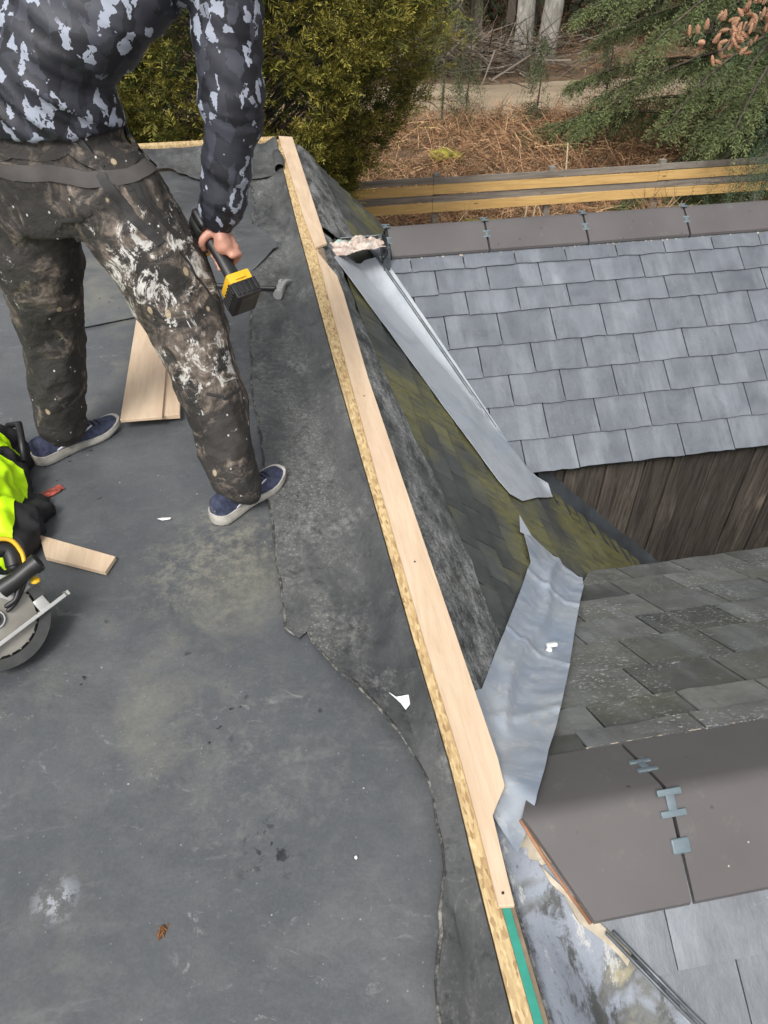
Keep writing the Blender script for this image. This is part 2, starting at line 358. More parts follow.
def m_navy():
    k = N('navy_mesh', .7); n = k.noise(60, 5, .7); c = k.mix(k.ramp(n, .35, .65), (.014,.018,.042), (.05,.06,.11))
    c = k.mix(k.ramp(k.noise(35, 6, .75), .62, .66, 0, .7), c, (.35,.35,.36)); k.bump(k.noise(400, 2, .5), .5, .002); return k.done(c)
def m_fray():
    k = N('frayed_edge', .8); n = k.noise(22, 8, .8); c = k.mix(k.ramp(n, .48, .66), (.03,.03,.03), (.27,.26,.23)); return k.done(c)
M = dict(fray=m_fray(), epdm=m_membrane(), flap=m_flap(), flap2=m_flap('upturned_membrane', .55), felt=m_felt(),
    slate_far=m_slate('blue_slate', (.095,.104,.122), (.155,.17,.195), .32, .0, .12, .4, .10),
    slate_near=m_slate('lichened_slate', (.065,.066,.062), (.145,.147,.138), .3, .3, 1., .5, .4),
    slate_front=m_slate('pale_slate', (.11,.118,.132), (.175,.19,.205), .4, .0, .3, .42, .08),
    moss=m_moss_slate(), lead=m_lead(), lead2=m_lead('crumpled_lead', .5, .35), stain=m_stained(), ply=m_ply(), osb=m_osb(), tile=m_tile(), planks=m_planks(),
    camo=m_camo(), trouser=m_trouser(), tint=m_tint('foliage'), brk=m_tint('dry_bracken', .85), ground=m_ground(), track=m_track(),
    bark_pale=m_bark((.2,.19,.17), (.42,.4,.36), 'pale_bark'), bark_dark=m_bark((.05,.04,.03), (.13,.1,.075), 'dark_bark'),
    fnew=m_fence(1), fold=m_fence(0),
    under=simple('roof_underlay', (.02,.022,.016), .9, sc_=20), gutter=simple('dark_flashing', (.04,.047,.055), .4, sc_=6, var=.5),
    render=simple('render_wall', (.6,.58,.54), .8, sc_=4, var=.08), wood=simple('grey_timber', (.2,.15,.1), .8),
    clip=simple('ridge_clip_plastic', (.12,.155,.175), .4, sc_=60, var=.12), dark=simple('black_rubber', (.012,.012,.013), .45, var=.4),
    darkmatt=simple('black_cloth', (.012,.012,.014), .8, var=.5, sc_=15), yellow=simple('tool_yellow', (.72,.42,.02), .4, var=.08),
    silver=simple('cast_alloy', (.36,.36,.35), .4, .35, var=.12), steel=simple('blade_steel', (.2,.19,.165), .42, .3, var=.25, sc_=14),
    guard=simple('guard_grey', (.035,.035,.035), .45, .2, var=.3), white=simple('white_scrap', (.75,.75,.73), .7, var=.1),
    rim=simple('lead_welt', (.12,.135,.145), .4, .4, var=.4, sc_=20),
    mortar=simple('beige_mortar', (.46,.4,.31), .9, sc_=25, bump=.8), terra=simple('terracotta_edge', (.32,.16,.09), .8, sc_=25),
    green=simple('green_membrane_tape', (.03,.25,.185), .45, var=.15), navy=m_navy(),
    sole=simple('sole_foam', (.42,.40,.36), .7, var=.35, sc_=18), stripe=simple('pale_shoe_stripe', (.5,.5,.54), .5, var=.1),
    hiviz=simple('hi_vis_fabric', (.55,.92,.0), .6, var=.08, sc_=12), reflect=simple('reflective_band', (.42,.42,.42), .35, var=.1),
    skin=simple('skin', (.5,.25,.18), .5, var=.2, sc_=25), hair=simple('brown_hair', (.05,.03,.02), .8, sc_=80),
    belt=simple('waistband_fabric', (.062,.056,.053), .75, var=.35, sc_=12), strap=simple('pocket_binding', (.022,.021,.021), .7, var=.5, sc_=30),
    red=simple('faded_red_plastic', (.3,.06,.04), .6, var=.5), rag=None, cone=simple('cone_scales', (.4,.22,.13), .7, var=.35, sc_=60), leaf=simple('dead_leaf', (.22,.1,.04), .8),
    mossmound=simple('bright_moss', (.22,.2,.03), .95, sc_=10, var=.5, bump=.8), stalk=simple('dry_stalk', (.42,.34,.22), .8))
def m_rag():
    k = N('crumpled_sheet', .55); n = k.noise(16, 6, .6, dist=1.3); c = k.mix(k.ramp(n, .4, .6), (.38,.28,.23), (.6,.53,.47))
    c = k.mix(k.ramp(k.noise(9, 3, .5, k.co(loc=(3,3,3))), .6, .68, 0, .5), c, (.12,.45,.42)); k.bump(n, .8, .01); return k.done(c)
M['rag'] = m_rag()
# ------------------------------------------------------------------ ground
def gz(x, y):
    a = Vector((x, y, 0)).dot(Av)
    t = min(1, max(0, (a-6.2)/2.6)); t = t*t*(3-2*t)
    return -3.9 + .9*t + .10*mn.noise(Vector((x*.35, y*.35, 0))) * t
def grid_mesh(xs, ys, zf):
    V = np.array([(x, y, zf(x, y)) for y in ys for x in xs]); nx = len(xs); ny = len(ys)
    F = [(j*nx+i, j*nx+i+1, (j+1)*nx+i+1, (j+1)*nx+i) for j in range(ny-1) for i in range(nx-1)]
    return V, F
xs = sorted(set(list(np.linspace(-20, 24, 90)) + [-400,-200,-100,-60,-40,-30,32,45,70,120,220,400]))
ys = sorted(set(list(np.linspace(-14, 34, 100)) + [-400,-200,-100,-50,-25,45,60,90,150,250,400,600]))
V, F = grid_mesh(xs, ys, gz)
me = bpy.data.meshes.new('ground'); me.from_pydata([tuple(v) for v in V], [], F)
tag(link_mesh('ground', me, M['ground'], origin=(0,0,0), smooth=180), kind='structure')
bm = BM()   # dirt track running along the building's B direction
us = np.linspace(-16, 26, 80); rows = []
for w_ in np.linspace(0, 1, 7):
    r_ = []
    for u in us:
        aa = 18.6 - .055*u + .25*mn.noise(Vector((u*.25, 3, 0))) + (w_-.5)*(2.7 + .4*mn.noise(Vector((u*.6, w_*3, 5)))); p = W(aa, u, 0)
        r_.append(bm.verts.new((p.x, p.y, gz(p.x, p.y) + .012 + .03*mn.noise(Vector((u*.8, w_*2, 1))) + .03)))
    rows.append(r_)
for j in range(6):
    for i in range(len(us)-1): bm.faces.new([rows[j][i], rows[j][i+1], rows[j+1][i+1], rows[j+1][i]])
tag(obj('dirt_track', bm, M['track'], origin=(0,0,0), smooth=180), kind='structure')

# ------------------------------------------------------------------ house
house = empty('house', W(2, -1, -3.9), 'house with a grey membrane flat roof and two slated gable wings on its right', 'building')
def Hmain(a, b): return min(.06 - b, -.002 + .25*(b-.03)) if b < .06 else .06 - b
def Hfar(a, b): return -.03 - .75*abs(a-4.0)
def Hnear(a, b): return min(.10 - .67*abs(a-.67), -.012 + 1.4*max(0, b-.05))
def H(a, b):
    m = Hmain(a, b)
    if a > 2.87: m = max(m, Hfar(a, b))
    if a < 2.15: m = max(m, Hnear(a, b))
    return m
# flat roof deck
bm = BM(); nx, ny = 70, 120
vs = [[bm.verts.new(W(-3 + 8.42*j/ny, -3.6 + 3.58*i/nx, .0035*mn.noise(Vector((i*.15, j*.13, 0)))+.0015*mn.noise(Vector((i*.5, j*.5, 4))))) for i in range(nx+1)] for j in range(ny+1)]
for j in range(ny):
    for i in range(nx): bm.faces.new([vs[j][i], vs[j][i+1], vs[j+1][i+1], vs[j+1][i]])
obj('flat_roof_membrane', bm, M['epdm'], house, smooth=180)
# surfaces cut to an outline, gridded, draped
def sheet(name, poly, hf, mat, parent, step=.05, thick=.004, amp=.006, nscale=6., off=.006, smooth=50, label=None, seed=0):
    bm = BM(); f = bm.faces.new([bm.verts.new((p[0], p[1], 0)) for p in poly])
    a0, a1 = min(p[0] for p in poly), max(p[0] for p in poly); b0, b1 = min(p[1] for p in poly), max(p[1] for p in poly)
    for ax, lo, hi in ((0, a0, a1), (1, b0, b1)):
        x = lo + step
        while x < hi:
            pc = (x, 0, 0) if ax == 0 else (0, x, 0); no = (1,0,0) if ax == 0 else (0,1,0)
            bmesh.ops.bisect_plane(bm, geom=bm.verts[:]+bm.edges[:]+bm.faces[:], plane_co=pc, plane_no=no); x += step
    for v in bm.verts:
        a, b = v.co.x, v.co.y
        n = mn.fractal(Vector((a*nscale, b*nscale, seed*3.7)), .8, 2.1, 3)
        v.co = W(a, b, hf(a, b) + off + amp*(n+.4))
    bmesh.ops.recalc_face_normals(bm, faces=bm.faces)
    if bm.faces and sum(f.normal.z for f in bm.faces) < 0: bmesh.ops.reverse_faces(bm, faces=bm.faces)
    if thick: bmesh.ops.solidify(bm, geom=bm.faces[:], thickness=thick)
    o = obj(name, bm, mat, parent, smooth=smooth)
    if label: o['label'] = label
    return o
def jag(poly, step=.05, amp=.008, seed=0, closed=True):
    out = []; n = len(poly)
    for i in range(n):
        p, q = Vector(poly[i]), Vector(poly[(i+1) % n]); L_ = (q-p).length; k = max(1, int(L_/step)); nr = Vector((-(q-p).y, (q-p).x))/max(L_, 1e-6)
        for j in range(k):
            r = p.lerp(q, j/k)
            if j: r += nr*amp*mn.noise(Vector((r.x*14, r.y*14, seed)))*2
            out.append((r.x, r.y))
    return out
def smoothstep(x, a, b):
    t = min(1, max(0, (x-a)/(b-a))); return t*t*(3-2*t)
# old membrane flap along the kerb with its curled, torn edge
edge = [(5.30,-.30),(4.535,-.273),(3.9,-.33),(3.277,-.352),(2.9,-.372),(2.561,-.387),(2.197,-.369),(1.92,-.36),(1.661,-.362),(1.438,-.356),(1.33,-.356),(1.288,-.325),(1.31,-.30),(1.27,-.29),(1.195,-.254),(1.075,-.182),(.951,-.118),(.853,-.088),(.768,-.078),(.681,-.083),(.584,-.105),(.479,-.138),(.383,-.16),(.1,-.17),(-1.5,-.19)]
def dist_edge(a, b):
    best = 9
    for i in range(len(edge)-1):
        p, q = Vector(edge[i]), Vector(edge[i+1]); r = Vector((a, b)); t = max(0, min(1, (r-p).dot(q-p)/((q-p).length_squared)))
        best = min(best, (r-p.lerp(q, t)).length)
    return best
def eL(a): return float(np.interp(a, [-3,.34,.51,.848,1.19,1.84,2.44,4.04,5.5], [-.040,-.036,-.034,-.028,-.036,-.048,-.061,-.076,-.078]))
def flapH(a, b):
    up = .052*smoothstep(b-eL(a), -.11 if a > 1.2 else -.06, -.003)
    near = 1-smoothstep(a, 1.0, 1.35)
    curl = .024*near*(1-smoothstep(dist_edge(a, b), .0, .06)) + .004*(1-smoothstep(dist_edge(a, b), 0, .02))
    return max(up, 0) + curl + .010*near*max(0, mn.noise(Vector((a*7, b*12, 2))))
poly = jag(edge, .04, .005, 3)[:-1]
poly = [p for p in poly if not (p[1] > -.05)]
k_ = [i for i, p in enumerate(poly)]
flap_poly = []
for i in range(len(edge)-1):
    p, q = Vector(edge[i]), Vector(edge[i+1]); L_ = (q-p).length; k = max(1, int(L_/.035)); nr = Vector((-(q-p).y, (q-p).x))/L_
    for j in range(k):
        r = p.lerp(q, j/k) + nr*.012*mn.noise(Vector((i*3.1+j*.45, 1.3, 2)))*(1 if j else 0); flap_poly.append((r.x, r.y))
flap_poly += [(-1.5,-.19)] + [(a_, eL(a_)-.004) for a_ in (-1.5,.34,.51,.848,1.19,1.84,2.44,4.04,5.30)]
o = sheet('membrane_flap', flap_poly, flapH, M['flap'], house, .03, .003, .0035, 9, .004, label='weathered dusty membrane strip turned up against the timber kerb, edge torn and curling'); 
ep = [(a_, b_) for a_, b_ in flap_poly if b_ < -.07 and a_ < 5.2 and a_ > -.4 and not (a_ in (-1.5,))]
ep = [p for p in ep if abs(p[1]-(eL(p[0])-.004)) > 1e-6]
bm = BM(); pts_ = [W(a_, b_, flapH(a_, b_)+.004) for a_, b_ in ep]
tube(bm, pts_, [.0016+.0018*(mn.noise(Vector((i*.37, 2, 7)))+.5) for i in range(len(pts_))], 6, sq=(1.6,.8)); obj('frayed_lap_edge', bm, M['fray'], house, smooth=180)
# top membrane piece, with a folded corner
def topH(a, b):
    return .012 + .045*smoothstep(a, 5.15, 5.38) + .03*smoothstep(b, -.17, -.07) + .012*max(0, mn.noise(Vector((a*5, b*5, 0))))
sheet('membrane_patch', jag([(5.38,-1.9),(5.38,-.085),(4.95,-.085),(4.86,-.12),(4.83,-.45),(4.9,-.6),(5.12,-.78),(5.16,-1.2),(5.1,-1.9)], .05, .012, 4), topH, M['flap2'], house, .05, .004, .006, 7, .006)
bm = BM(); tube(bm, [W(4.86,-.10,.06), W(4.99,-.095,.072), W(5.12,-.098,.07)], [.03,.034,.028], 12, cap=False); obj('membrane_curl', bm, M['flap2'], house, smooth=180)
def patchH(a, b): return .004
sheet('membrane_cutout', [(a_, b_) for a_, b_ in [(4.28,-1.1),(4.32,-.6),(4.27,-.42),(4.12,-.29),(3.98,-.235),(3.86,-.20),(3.8,-.195),(3.78,-.22),(3.7,-.26),(3.55,-.345),(3.3,-.42),(3.1,-1.2)]], lambda a, b: .004 + .012*smoothstep(b, -.33, -.2), M['epdm'], house, .05, .003, .002, 9, .006)
# timber kerb: strand board edge, ply capping, packer, green tape
bm = BM(); prism(bm, [(a_, eL(a_)) for a_ in (-3,.34,.51,.848,1.19,1.84,2.44,4.04,5.46)] + [(5.46,-.004),(-3,-.004)], lambda p: W(p[0], p[1], .001), lambda p: W(p[0], p[1], .058)); obj('kerb_board', bm, M['osb'], house)
bm = BM(); abox(bm, 5.40, 5.47, -3.6, -.080, .001, .075); obj('kerb_board', bm, M['osb'], house)
bm = BM(); abox(bm, -3, 5.44, -.0035, .022, -.03, .0575); obj('kerb_packer', bm, M['wood'], house)
def plyboard(pts, z0, z1, label, tilt=0):
    bm = BM(); prism(bm, pts, lambda p: W(p[0], p[1], z0 + tilt*p[1]), lambda p: W(p[0], p[1], z1 + tilt*p[1]))
    bmesh.ops.bevel(bm, geom=[e for e in bm.edges], offset=.0012, segments=1, affect='EDGES')
    o = obj('capping_board', bm, M['ply'], house); o['label'] = label; return o
plyboard([(5.475,-.06),(5.455,.03),(3.685,.045),(3.634,-.018),(4.0,-.034)], .060, .072, 'farthest plywood capping strip, ending at the crumpled sheeting', -.06)
plyboard([(3.61,-.018),(3.305,.046),(3.11,.051),(2.41,.046),(1.81,.057),(1.162,.070),(.823,.076),(.761,.073),(.703,.027),(.522,.020),(.526,-.011),(.654,-.007),(.837,-.005),(1.177,-.013),(1.825,-.020),(2.42,-.022)], .0605, .0725, 'long plywood capping strip, notched narrower at its near end')
bm = BM(); abox(bm, -1.5, .60, -.003, .013, .0585, .0595); obj('green_tape', bm, M['green'], house)
# screw heads on the ply
for a_, b_ in ((.548,.004),(1.45,.02),(2.3,.012)):
    bm = BM(); tube(bm, [W(a_, b_, .072), W(a_, b_, .0735)], .003, 8); obj('screw', bm, M['dark'], house)
# main slope substrate
bm = BM(); v = [bm.verts.new(W(a, b, z)) for a, b, z in ((-3,.05,-.005),(5.45,.05,-.005),(5.45,2.15,-2.105),(-3,2.15,-2.105))]; bm.faces.new(v)
v = [bm.verts.new(W(a, b, z)) for a, b, z in ((-3,.05,-.035),(5.45,.05,-.035),(5.45,2.13,-2.15),(-3,2.13,-2.15))]; bm.faces.new(v[::-1])
obj('roof_underlay', bm, M['under'], house)
# slates
def slates(name, mat, x0, x1, rows, width, P, nrm, clip=(), label=None, gap=.003, jit=.004, thick=.0055, chip=.003, parent=None, lift=.010, wjit=.06, stagger=.5):
    """rows: list of (s_top, s_bottom) distances down the slope; P(s, x) gives the 3D point; nrm the slope normal"""
    bm = BM(); r = random.Random(len(name)+int(x1*100))
    for ri, (s0, s1) in enumerate(rows):
        x = x0 - width*(stagger if ri % 2 else 0) - width + r.uniform(-.01, .01)
        while x < x1:
            w = width*(1+r.uniform(-wjit, wjit)); tl = r.uniform(-.5, .5)*jit; up = r.uniform(0, .002); sk = r.uniform(-.0025, .0025)
            xa, xb = x+gap/2, x+w-gap/2; nseg = 6
            top = [P(s0-.03, xa)+nrm*.002, P(s0-.03, xb)+nrm*.002]
            bot = [P(s1+tl+sk*(2*i/nseg-1)+r.uniform(-chip, chip), xa+(xb-xa)*i/nseg)+nrm*(lift+up) for i in range(nseg+1)]
            T = [bm.verts.new(p+nrm*thick) for p in top]; Bt = [bm.verts.new(p+nrm*thick) for p in bot]
            Tl = [bm.verts.new(p) for p in top]; Bl = [bm.verts.new(p) for p in bot]
            bm.faces.new([T[0]] + Bt + [T[1]]); bm.faces.new(([Tl[0]] + Bl + [Tl[1]])[::-1])
            for i in range(nseg): bm.faces.new([Bt[i], Bl[i], Bl[i+1], Bt[i+1]])
            bm.faces.new([T[0], Tl[0], Bl[0], Bt[0]]); bm.faces.new([T[1], Bt[-1], Bl[-1], Tl[1]]); bm.faces.new([T[0], T[1], Tl[1], Tl[0]])
            x += w
    for (pa, pb, keep) in clip:   # vertical cutting plane through two (a,b) points, keep the side of (a,b) keep
        A_, B_ = W(*pa, 0), W(*pb, 0); n = (B_-A_).cross(Zv).normalized()
        if (W(*keep, 0)-A_).dot(n) > 0: n = -n
        bmesh.ops.bisect_plane(bm, geom=bm.verts[:]+bm.edges[:]+bm.faces[:], plane_co=A_, plane_no=n, clear_outer=True)
        be = [e for e in bm.edges if e.is_boundary]
        bmesh.ops.holes_fill(bm, edges=be, sides=0)
    o = obj(name, bm, mat, parent or house)
    if label: o['label'] = label
    return o
s2 = 1/math.sqrt(2)
# main slope: s measured down the slope
Pm = lambda s, x: W(x, s*s2+.06, -s*s2)
nm = (Bv + Zv).normalized()
slates('slate_slope', M['moss'], .9, 5.43, [(.12+.115*i, .12+.115*(i+1)) for i in range(25)], .19, Pm, nm, label='dark mossy slate slope below the kerb', lift=.014, thick=.006, chip=.004, gap=.006, jit=.012, clip=[((5.43,0),(5.43,1),(4,1))])
# far wing
kf = .75; lf = math.hypot(1, kf); nf_ = (-Av*kf + Zv)/lf
Pf = lambda s, x: W(4.0 - s/lf, x, -.03 - kf*s/lf)
a_rows = [3.93, 3.79, 3.69, 3.585, 3.435, 3.315, 3.19, 3.06, 2.965, 2.872]
a_rows = [3.93, 3.80, 3.69, 3.585, 3.435, 3.30, 3.16, 3.01, 2.868]
rows = [((4.0-p)*lf, (4.0-q)*lf) for p, q in zip(a_rows[:-1], a_rows[1:])]
slates('slate_slope', M['slate_far'], .2, 3.4, rows, .29, Pf, nf_, clip=[((3.86,.33),(2.868,.915),(3.4,2)), ((2,3.35),(4,3.35),(3,1))], label='pale blue-grey slates of the far wing above the plank wall', gap=.006, chip=.0035, lift=.013, thick=.007, wjit=.03)
bm = BM()   # far wing decking (both pitches), slightly under the slates
for sgn in (-1, 1):
    q = [W(4.0, .05, -.045), W(4.0, 3.33, -.045), W(4.0+sgn*1.11, 3.33, -.045-.75*1.11), W(4.0+sgn*1.11, 1.0, -.045-.75*1.11)]
    vs_ = [bm.verts.new(p) for p in q]; bm.faces.new(vs_)
    vs_ = [bm.verts.new(p - Zv*.025) for p in q]; bm.faces.new(vs_[::-1])
obj('roof_underlay', bm, M['under'], house)
Pf2 = lambda s, x: W(4.0 + s/lf, x, -.03 - kf*s/lf)
slates('slate_slope', M['slate_far'], .2, 3.4, [(.08+.17*i, .25+.17*i) for i in range(8)], .285, Pf2, (Av*kf+Zv)/lf, clip=[((4.1,.2),(5.2,1.05),(4.2,2)), ((2,3.35),(6,3.35),(3,1))], label='rear slates of the far wing, hidden behind its ridge', gap=.004)
# near wing
kn = .67; ln = math.hypot(1, kn); nn_ = (Av*kn + Zv)/ln; nq_ = (-Av*kn + Zv)/ln
Pn = lambda s, x: W(.67 + s/ln, x, .10 - kn*s/ln)
ar = [.80, .91, 1.03, 1.20, 1.39, 1.575, 1.78, 1.96, 2.14]
slates('slate_slope', M['slate_near'], 0, 3.3, [((p-.67)*ln, (q-.67)*ln) for p, q in zip(ar[:-1], ar[1:])], .27, Pn, nn_, clip=[((.79,.165),(1.986,.87),(1.2,2)), ((1.986,.87),(2.3,1.10),(1.2,2)), ((0,3.25),(3,3.25),(3,1))], label='lichen-speckled dark slates falling away behind the near ridge', chip=.006, jit=.018, wjit=.16, gap=.007, lift=.010, thick=.007)
Pq = lambda s, x: W(.67 - s/ln, x, .10 - kn*s/ln)
slates('slate_slope', M['slate_front'], 0, 3.3, [(.12+.2*i, .12+.2*(i+1)) for i in range(8)], .31, Pq, nq_, clip=[((.50,.185),(.0,.66),(.3,2)), ((-3,3.25),(3,3.25),(.3,1))], label='smooth pale grey slates in front of the near ridge', chip=.0015, gap=.003)
bm = BM()
for sgn, L_ in ((1, 1.46), (-1, 1.6)):
    q = [W(.67, .13, .085), W(.67, 3.23, .085), W(.67+sgn*L_, 3.23, .085-kn*L_), W(.67+sgn*L_, 1.1, .085-kn*L_)]
    vs_ = [bm.verts.new(p) for p in q]; bm.faces.new(vs_)
    vs_ = [bm.verts.new(p - Zv*.025) for p in q]; bm.faces.new(vs_[::-1])
obj('roof_underlay', bm, M['under'], house)
# eave fascia of far wing + plank wall
bm = BM(); r = random.Random(5); x = .96
while x < 3.2:
    w = r.uniform(.16, .25); d = r.uniform(0, .014)
    for (x0_, x1_, dd) in ((x, x+w-.012, d),):
        zt = -.03-.75*1.07-.04
        nb = 5; pts = []
        zb = -3.9
        c = [W(2.93-dd, x0_, zb), W(2.93-dd, x1_, zb), W(2.955, x1_, zb), W(2.955, x0_, zb), W(2.93-dd, x0_, zt), W(2.93-dd, x1_, zt), W(2.955, x1_, zt), W(2.955, x0_, zt)]
        box_c(bm, c)
    x += w
o = obj('plank_wall', bm, M['planks'], house); o['label'] = 'weathered brown vertical plank wall under the eave of the far wing'
bm = BM(); abox(bm, 2.958, 2.99, .9, 3.2, -3.9, -.9); abox(bm, 5.0, 5.06, .9, 3.2, -3.9, -.9); abox(bm, 2.99, 5.0, 3.16, 3.2, -3.9, -.9)
prism(bm, [(2.99,-.89),(5.0,-.89),(4.0,-.11)], lambda p: W(p[0], 3.16, p[1]), lambda p: W(p[0], 3.2, p[1]))
abox(bm, 2.0, 2.05, .95, 3.1, -3.9, -.85); abox(bm, -.75, 2.0, 3.05, 3.1, -3.9, -.85); abox(bm, -.8, -.75, .3, 3.1, -3.9, -.90)
prism(bm, [(-.75,-.845),(2.0,-.845),(.67,.05)], lambda p: W(p[0], 3.05, p[1]), lambda p: W(p[0], 3.1, p[1]))
abox(bm, 5.3, 5.35, -3.6, 1.9, -3.9, -.06-1.9); abox(bm, -3.0, -2.95, -3.6, 1.9, -3.9, -.06); abox(bm, -2.95, 5.3, 1.95, 2.0, -3.9, -2.05); abox(bm, -2.95, 5.3, -3.6, -3.55, -3.9, -.06)
prism(bm, [(-3.6,-1.955),(1.9,-1.955),(.04,-.06),(-3.6,-.06)], lambda p: W(5.3, p[0], p[1]), lambda p: W(5.35, p[0], p[1]))
obj('rendered_wall', bm, M['render'], house)
# dark flashing against the plank wall
sheet('wall_flashing', [(2.925,1.0),(2.925,2.12),(2.75,2.12),(2.72,1.6),(2.73,1.02)], lambda a, b: Hmain(a, b)+.014+.08*smoothstep(a, 2.86, 2.93), M['gutter'], house, .06, .003, .004, 9, .006)
# limed felt strip and upper sheet
sheet('felt_strip', jag([(3.9,.032),(1.07,.032),(1.045,.12),(1.113,.175),(1.2,.235),(1.32,.262),(1.6,.252),(1.97,.238),(2.2,.20),(2.452,.165),(2.914,.125),(3.2,.11),(3.9,.09)], .05, .007, 9), Hmain, M['felt'], house, .03, .007, .010, 11, .030, label='white-crusted old felt strip down the side of the kerb')
bm = BM(); abox(bm, -2, 5.44, .0225, .030, -.09, .050); obj('kerb_facing', bm, M['felt'], house)
sheet('grey_cover_sheet', jag([(5.44,.032),(5.44,.16),(4.9,.22),(4.33,.27),(4.05,.20),(4.0,.032)], .05, .004, 2), Hmain, M['felt'], house, .05, .005, .006, 8, .034)
# lead valleys
def valleyfar(a, b):
    return max(Hmain(a, b), Hfar(a, b)-.012)
o = sheet('lead_valley', [(3.60,.07),(3.2,.26),(2.95,.38),(2.62,.525),(2.42,.62),(2.375,.66),(2.40,.73),(2.55,.86),(2.74,1.04),(2.80,1.03),(2.86,.93),(3.36,.655),(3.87,.36),(3.86,.26),(3.78,.13)],
      lambda a, b: valleyfar(a, b) + .034, M['lead'], house, .035, .002, .007, 4, .004, label='long smooth pale lead valley sheet beside the far wing')
bm = BM(); pts = [W(a, b, max(Hfar(a, b), Hmain(a,b))+.032) for a, b in ((3.92,.28),(3.87,.325),(3.4,.605),(3.0,.84),(2.865,.92),(2.79,.975))]
tube(bm, pts, .008, 8); obj('valley_welt', bm, M['rim'], house, smooth=180)
def nearlead(a, b):
    m = Hmain(a, b); n = Hnear(a, b); 
    return max(m, n) + .028 + .02*math.exp(-((m-n)/.07)**2)*smoothstep(b, .1, .22)
lead_poly = jag([(1.065,.115),(1.365,.285),(1.639,.44),(1.904,.585),(2.12,.630),(2.125,.665),(2.09,.755),(2.0,.875),(1.9,.83),(1.62,.665),(1.219,.437),(.95,.275),(.86,.215),(.80,.18),(.72,.128),(.66,.09),(.63,.062),(.72,.034),(.85,.034),(1.0,.034)], .12, .0025, 6)
def leadH(a, b):
    z = nearlead(a, b)
    # beaten creases: one long one down the middle, two across
    d1 = (b - (.062 + .60*(a-.85) + .02*math.sin(a*9))); z += .020*math.exp(-(d1/.016)**2)*smoothstep(b, .1, .16)
    d2 = (a - 1.0 - .25*(b-.2)); z += .008*math.exp(-(d2/.012)**2)
    d3 = (a - 1.78 + .6*(b-.6)); z += .012*math.exp(-(d3/.02)**2)
    z += .010*math.exp(-((a-1.35+.9*(b-.35))/.010)**2) + .006*abs(mn.noise(Vector((a*16, b*16, 3))))
    return z
sheet('lead_valley', lead_poly, leadH, M['lead2'], house, .012, .002, .005, 6, .01, label='short crumpled lead valley sheet with a raised pointed tip beside the near ridge')
bm = BM()
tip = [(2.08,.60),(2.17,.625),(2.10,.665)]
prism(bm, tip, lambda p: W(p[0], p[1], Hmain(*p)+.03+.35*(p[0]-2.05)), lambda p: W(p[0], p[1], Hmain(*p)+.033+.35*(p[0]-2.05))); obj('lead_tip', bm, M['lead'], house)
sheet('stained_valley_lining', jag([(.80,.031),(.76,.09),(.66,.075),(.50,.20),(.45,.235),(.0,.66),(-.5,.95),(-.5,.031)], .06, .004, 7), lambda a, b: max(Hmain(a, b), Hnear(a, b)-.022), M['stain'], house, .035, .004, .010, 9, .016, label='blue and white stained valley lining in front of the near ridge')
bm = BM()
for off_ in (0, .014): tube(bm, [W(a, b+off_, max(Hmain(a, b), Hnear(a, b))+.022) for a, b in ((.47,.20),(.33,.325),(.15,.50),(0,.645))], .004, 6)
obj('valley_welt', bm, M['rim'], house, smooth=180)
bm = BM(); pts = [W(a, b, Hmain(a, b)+.013) for a, b in ((2.96,.0+1.06),(2.90,1.12),(2.87,1.35))]
# ------------------------------------------------------------------ ridge tiles
def ridge_tile(a0, z0, k, b0, b1, leg, label, cut=None, thick=.014, up=.022):
    l = math.hypot(1, k); bm = BM(); prof = []
    def pr(t, th):   # t signed distance from crest along the legs, rounded apex
        s = abs(t); sg = 1 if t > 0 else -1; rr = .02
        drop = (math.sqrt(s*s+rr*rr)-rr)*k/l
        return (sg*s/l, up - drop - th)
    ts = [-leg, -leg*.66, -leg*.33, -.03, -.015, 0, .015, .03, leg*.33, leg*.66, leg]
    top = [pr(t, 0) for t in ts]; bot = [pr(t, thick) for t in ts]
    nb = 8; rings = []
    for i in range(nb+1):
        b = b0 + (b1-b0)*i/nb
        rt = []; rb = []
        for t, p, q in zip(ts, top, bot):
            bb = b
            if cut and i <= 0: bb = b0 + cut*abs(t)/leg
            elif cut: bb = (b0 + cut*abs(t)/leg) + (b1 - b0 - cut*abs(t)/leg)*i/nb
            rt.append(bm.verts.new(W(a0+p[0], bb, z0+p[1]))); rb.append(bm.verts.new(W(a0+q[0], bb, z0+q[1])))
        rings.append(rt + rb[::-1])
    m = len(rings[0])
    for i in range(nb):
        for j in range(m): bm.faces.new([rings[i][j], rings[i][(j+1) % m], rings[i+1][(j+1) % m], rings[i+1][j]])
    h = m//2
    for rg in (rings[0], rings[-1]):
        for j in range(h-1): bm.faces.new([rg[j], rg[j+1], rg[m-2-j], rg[m-1-j]])
    o = obj('ridge_tile', bm, M['tile'], house, smooth=50); o['label'] = label; return o
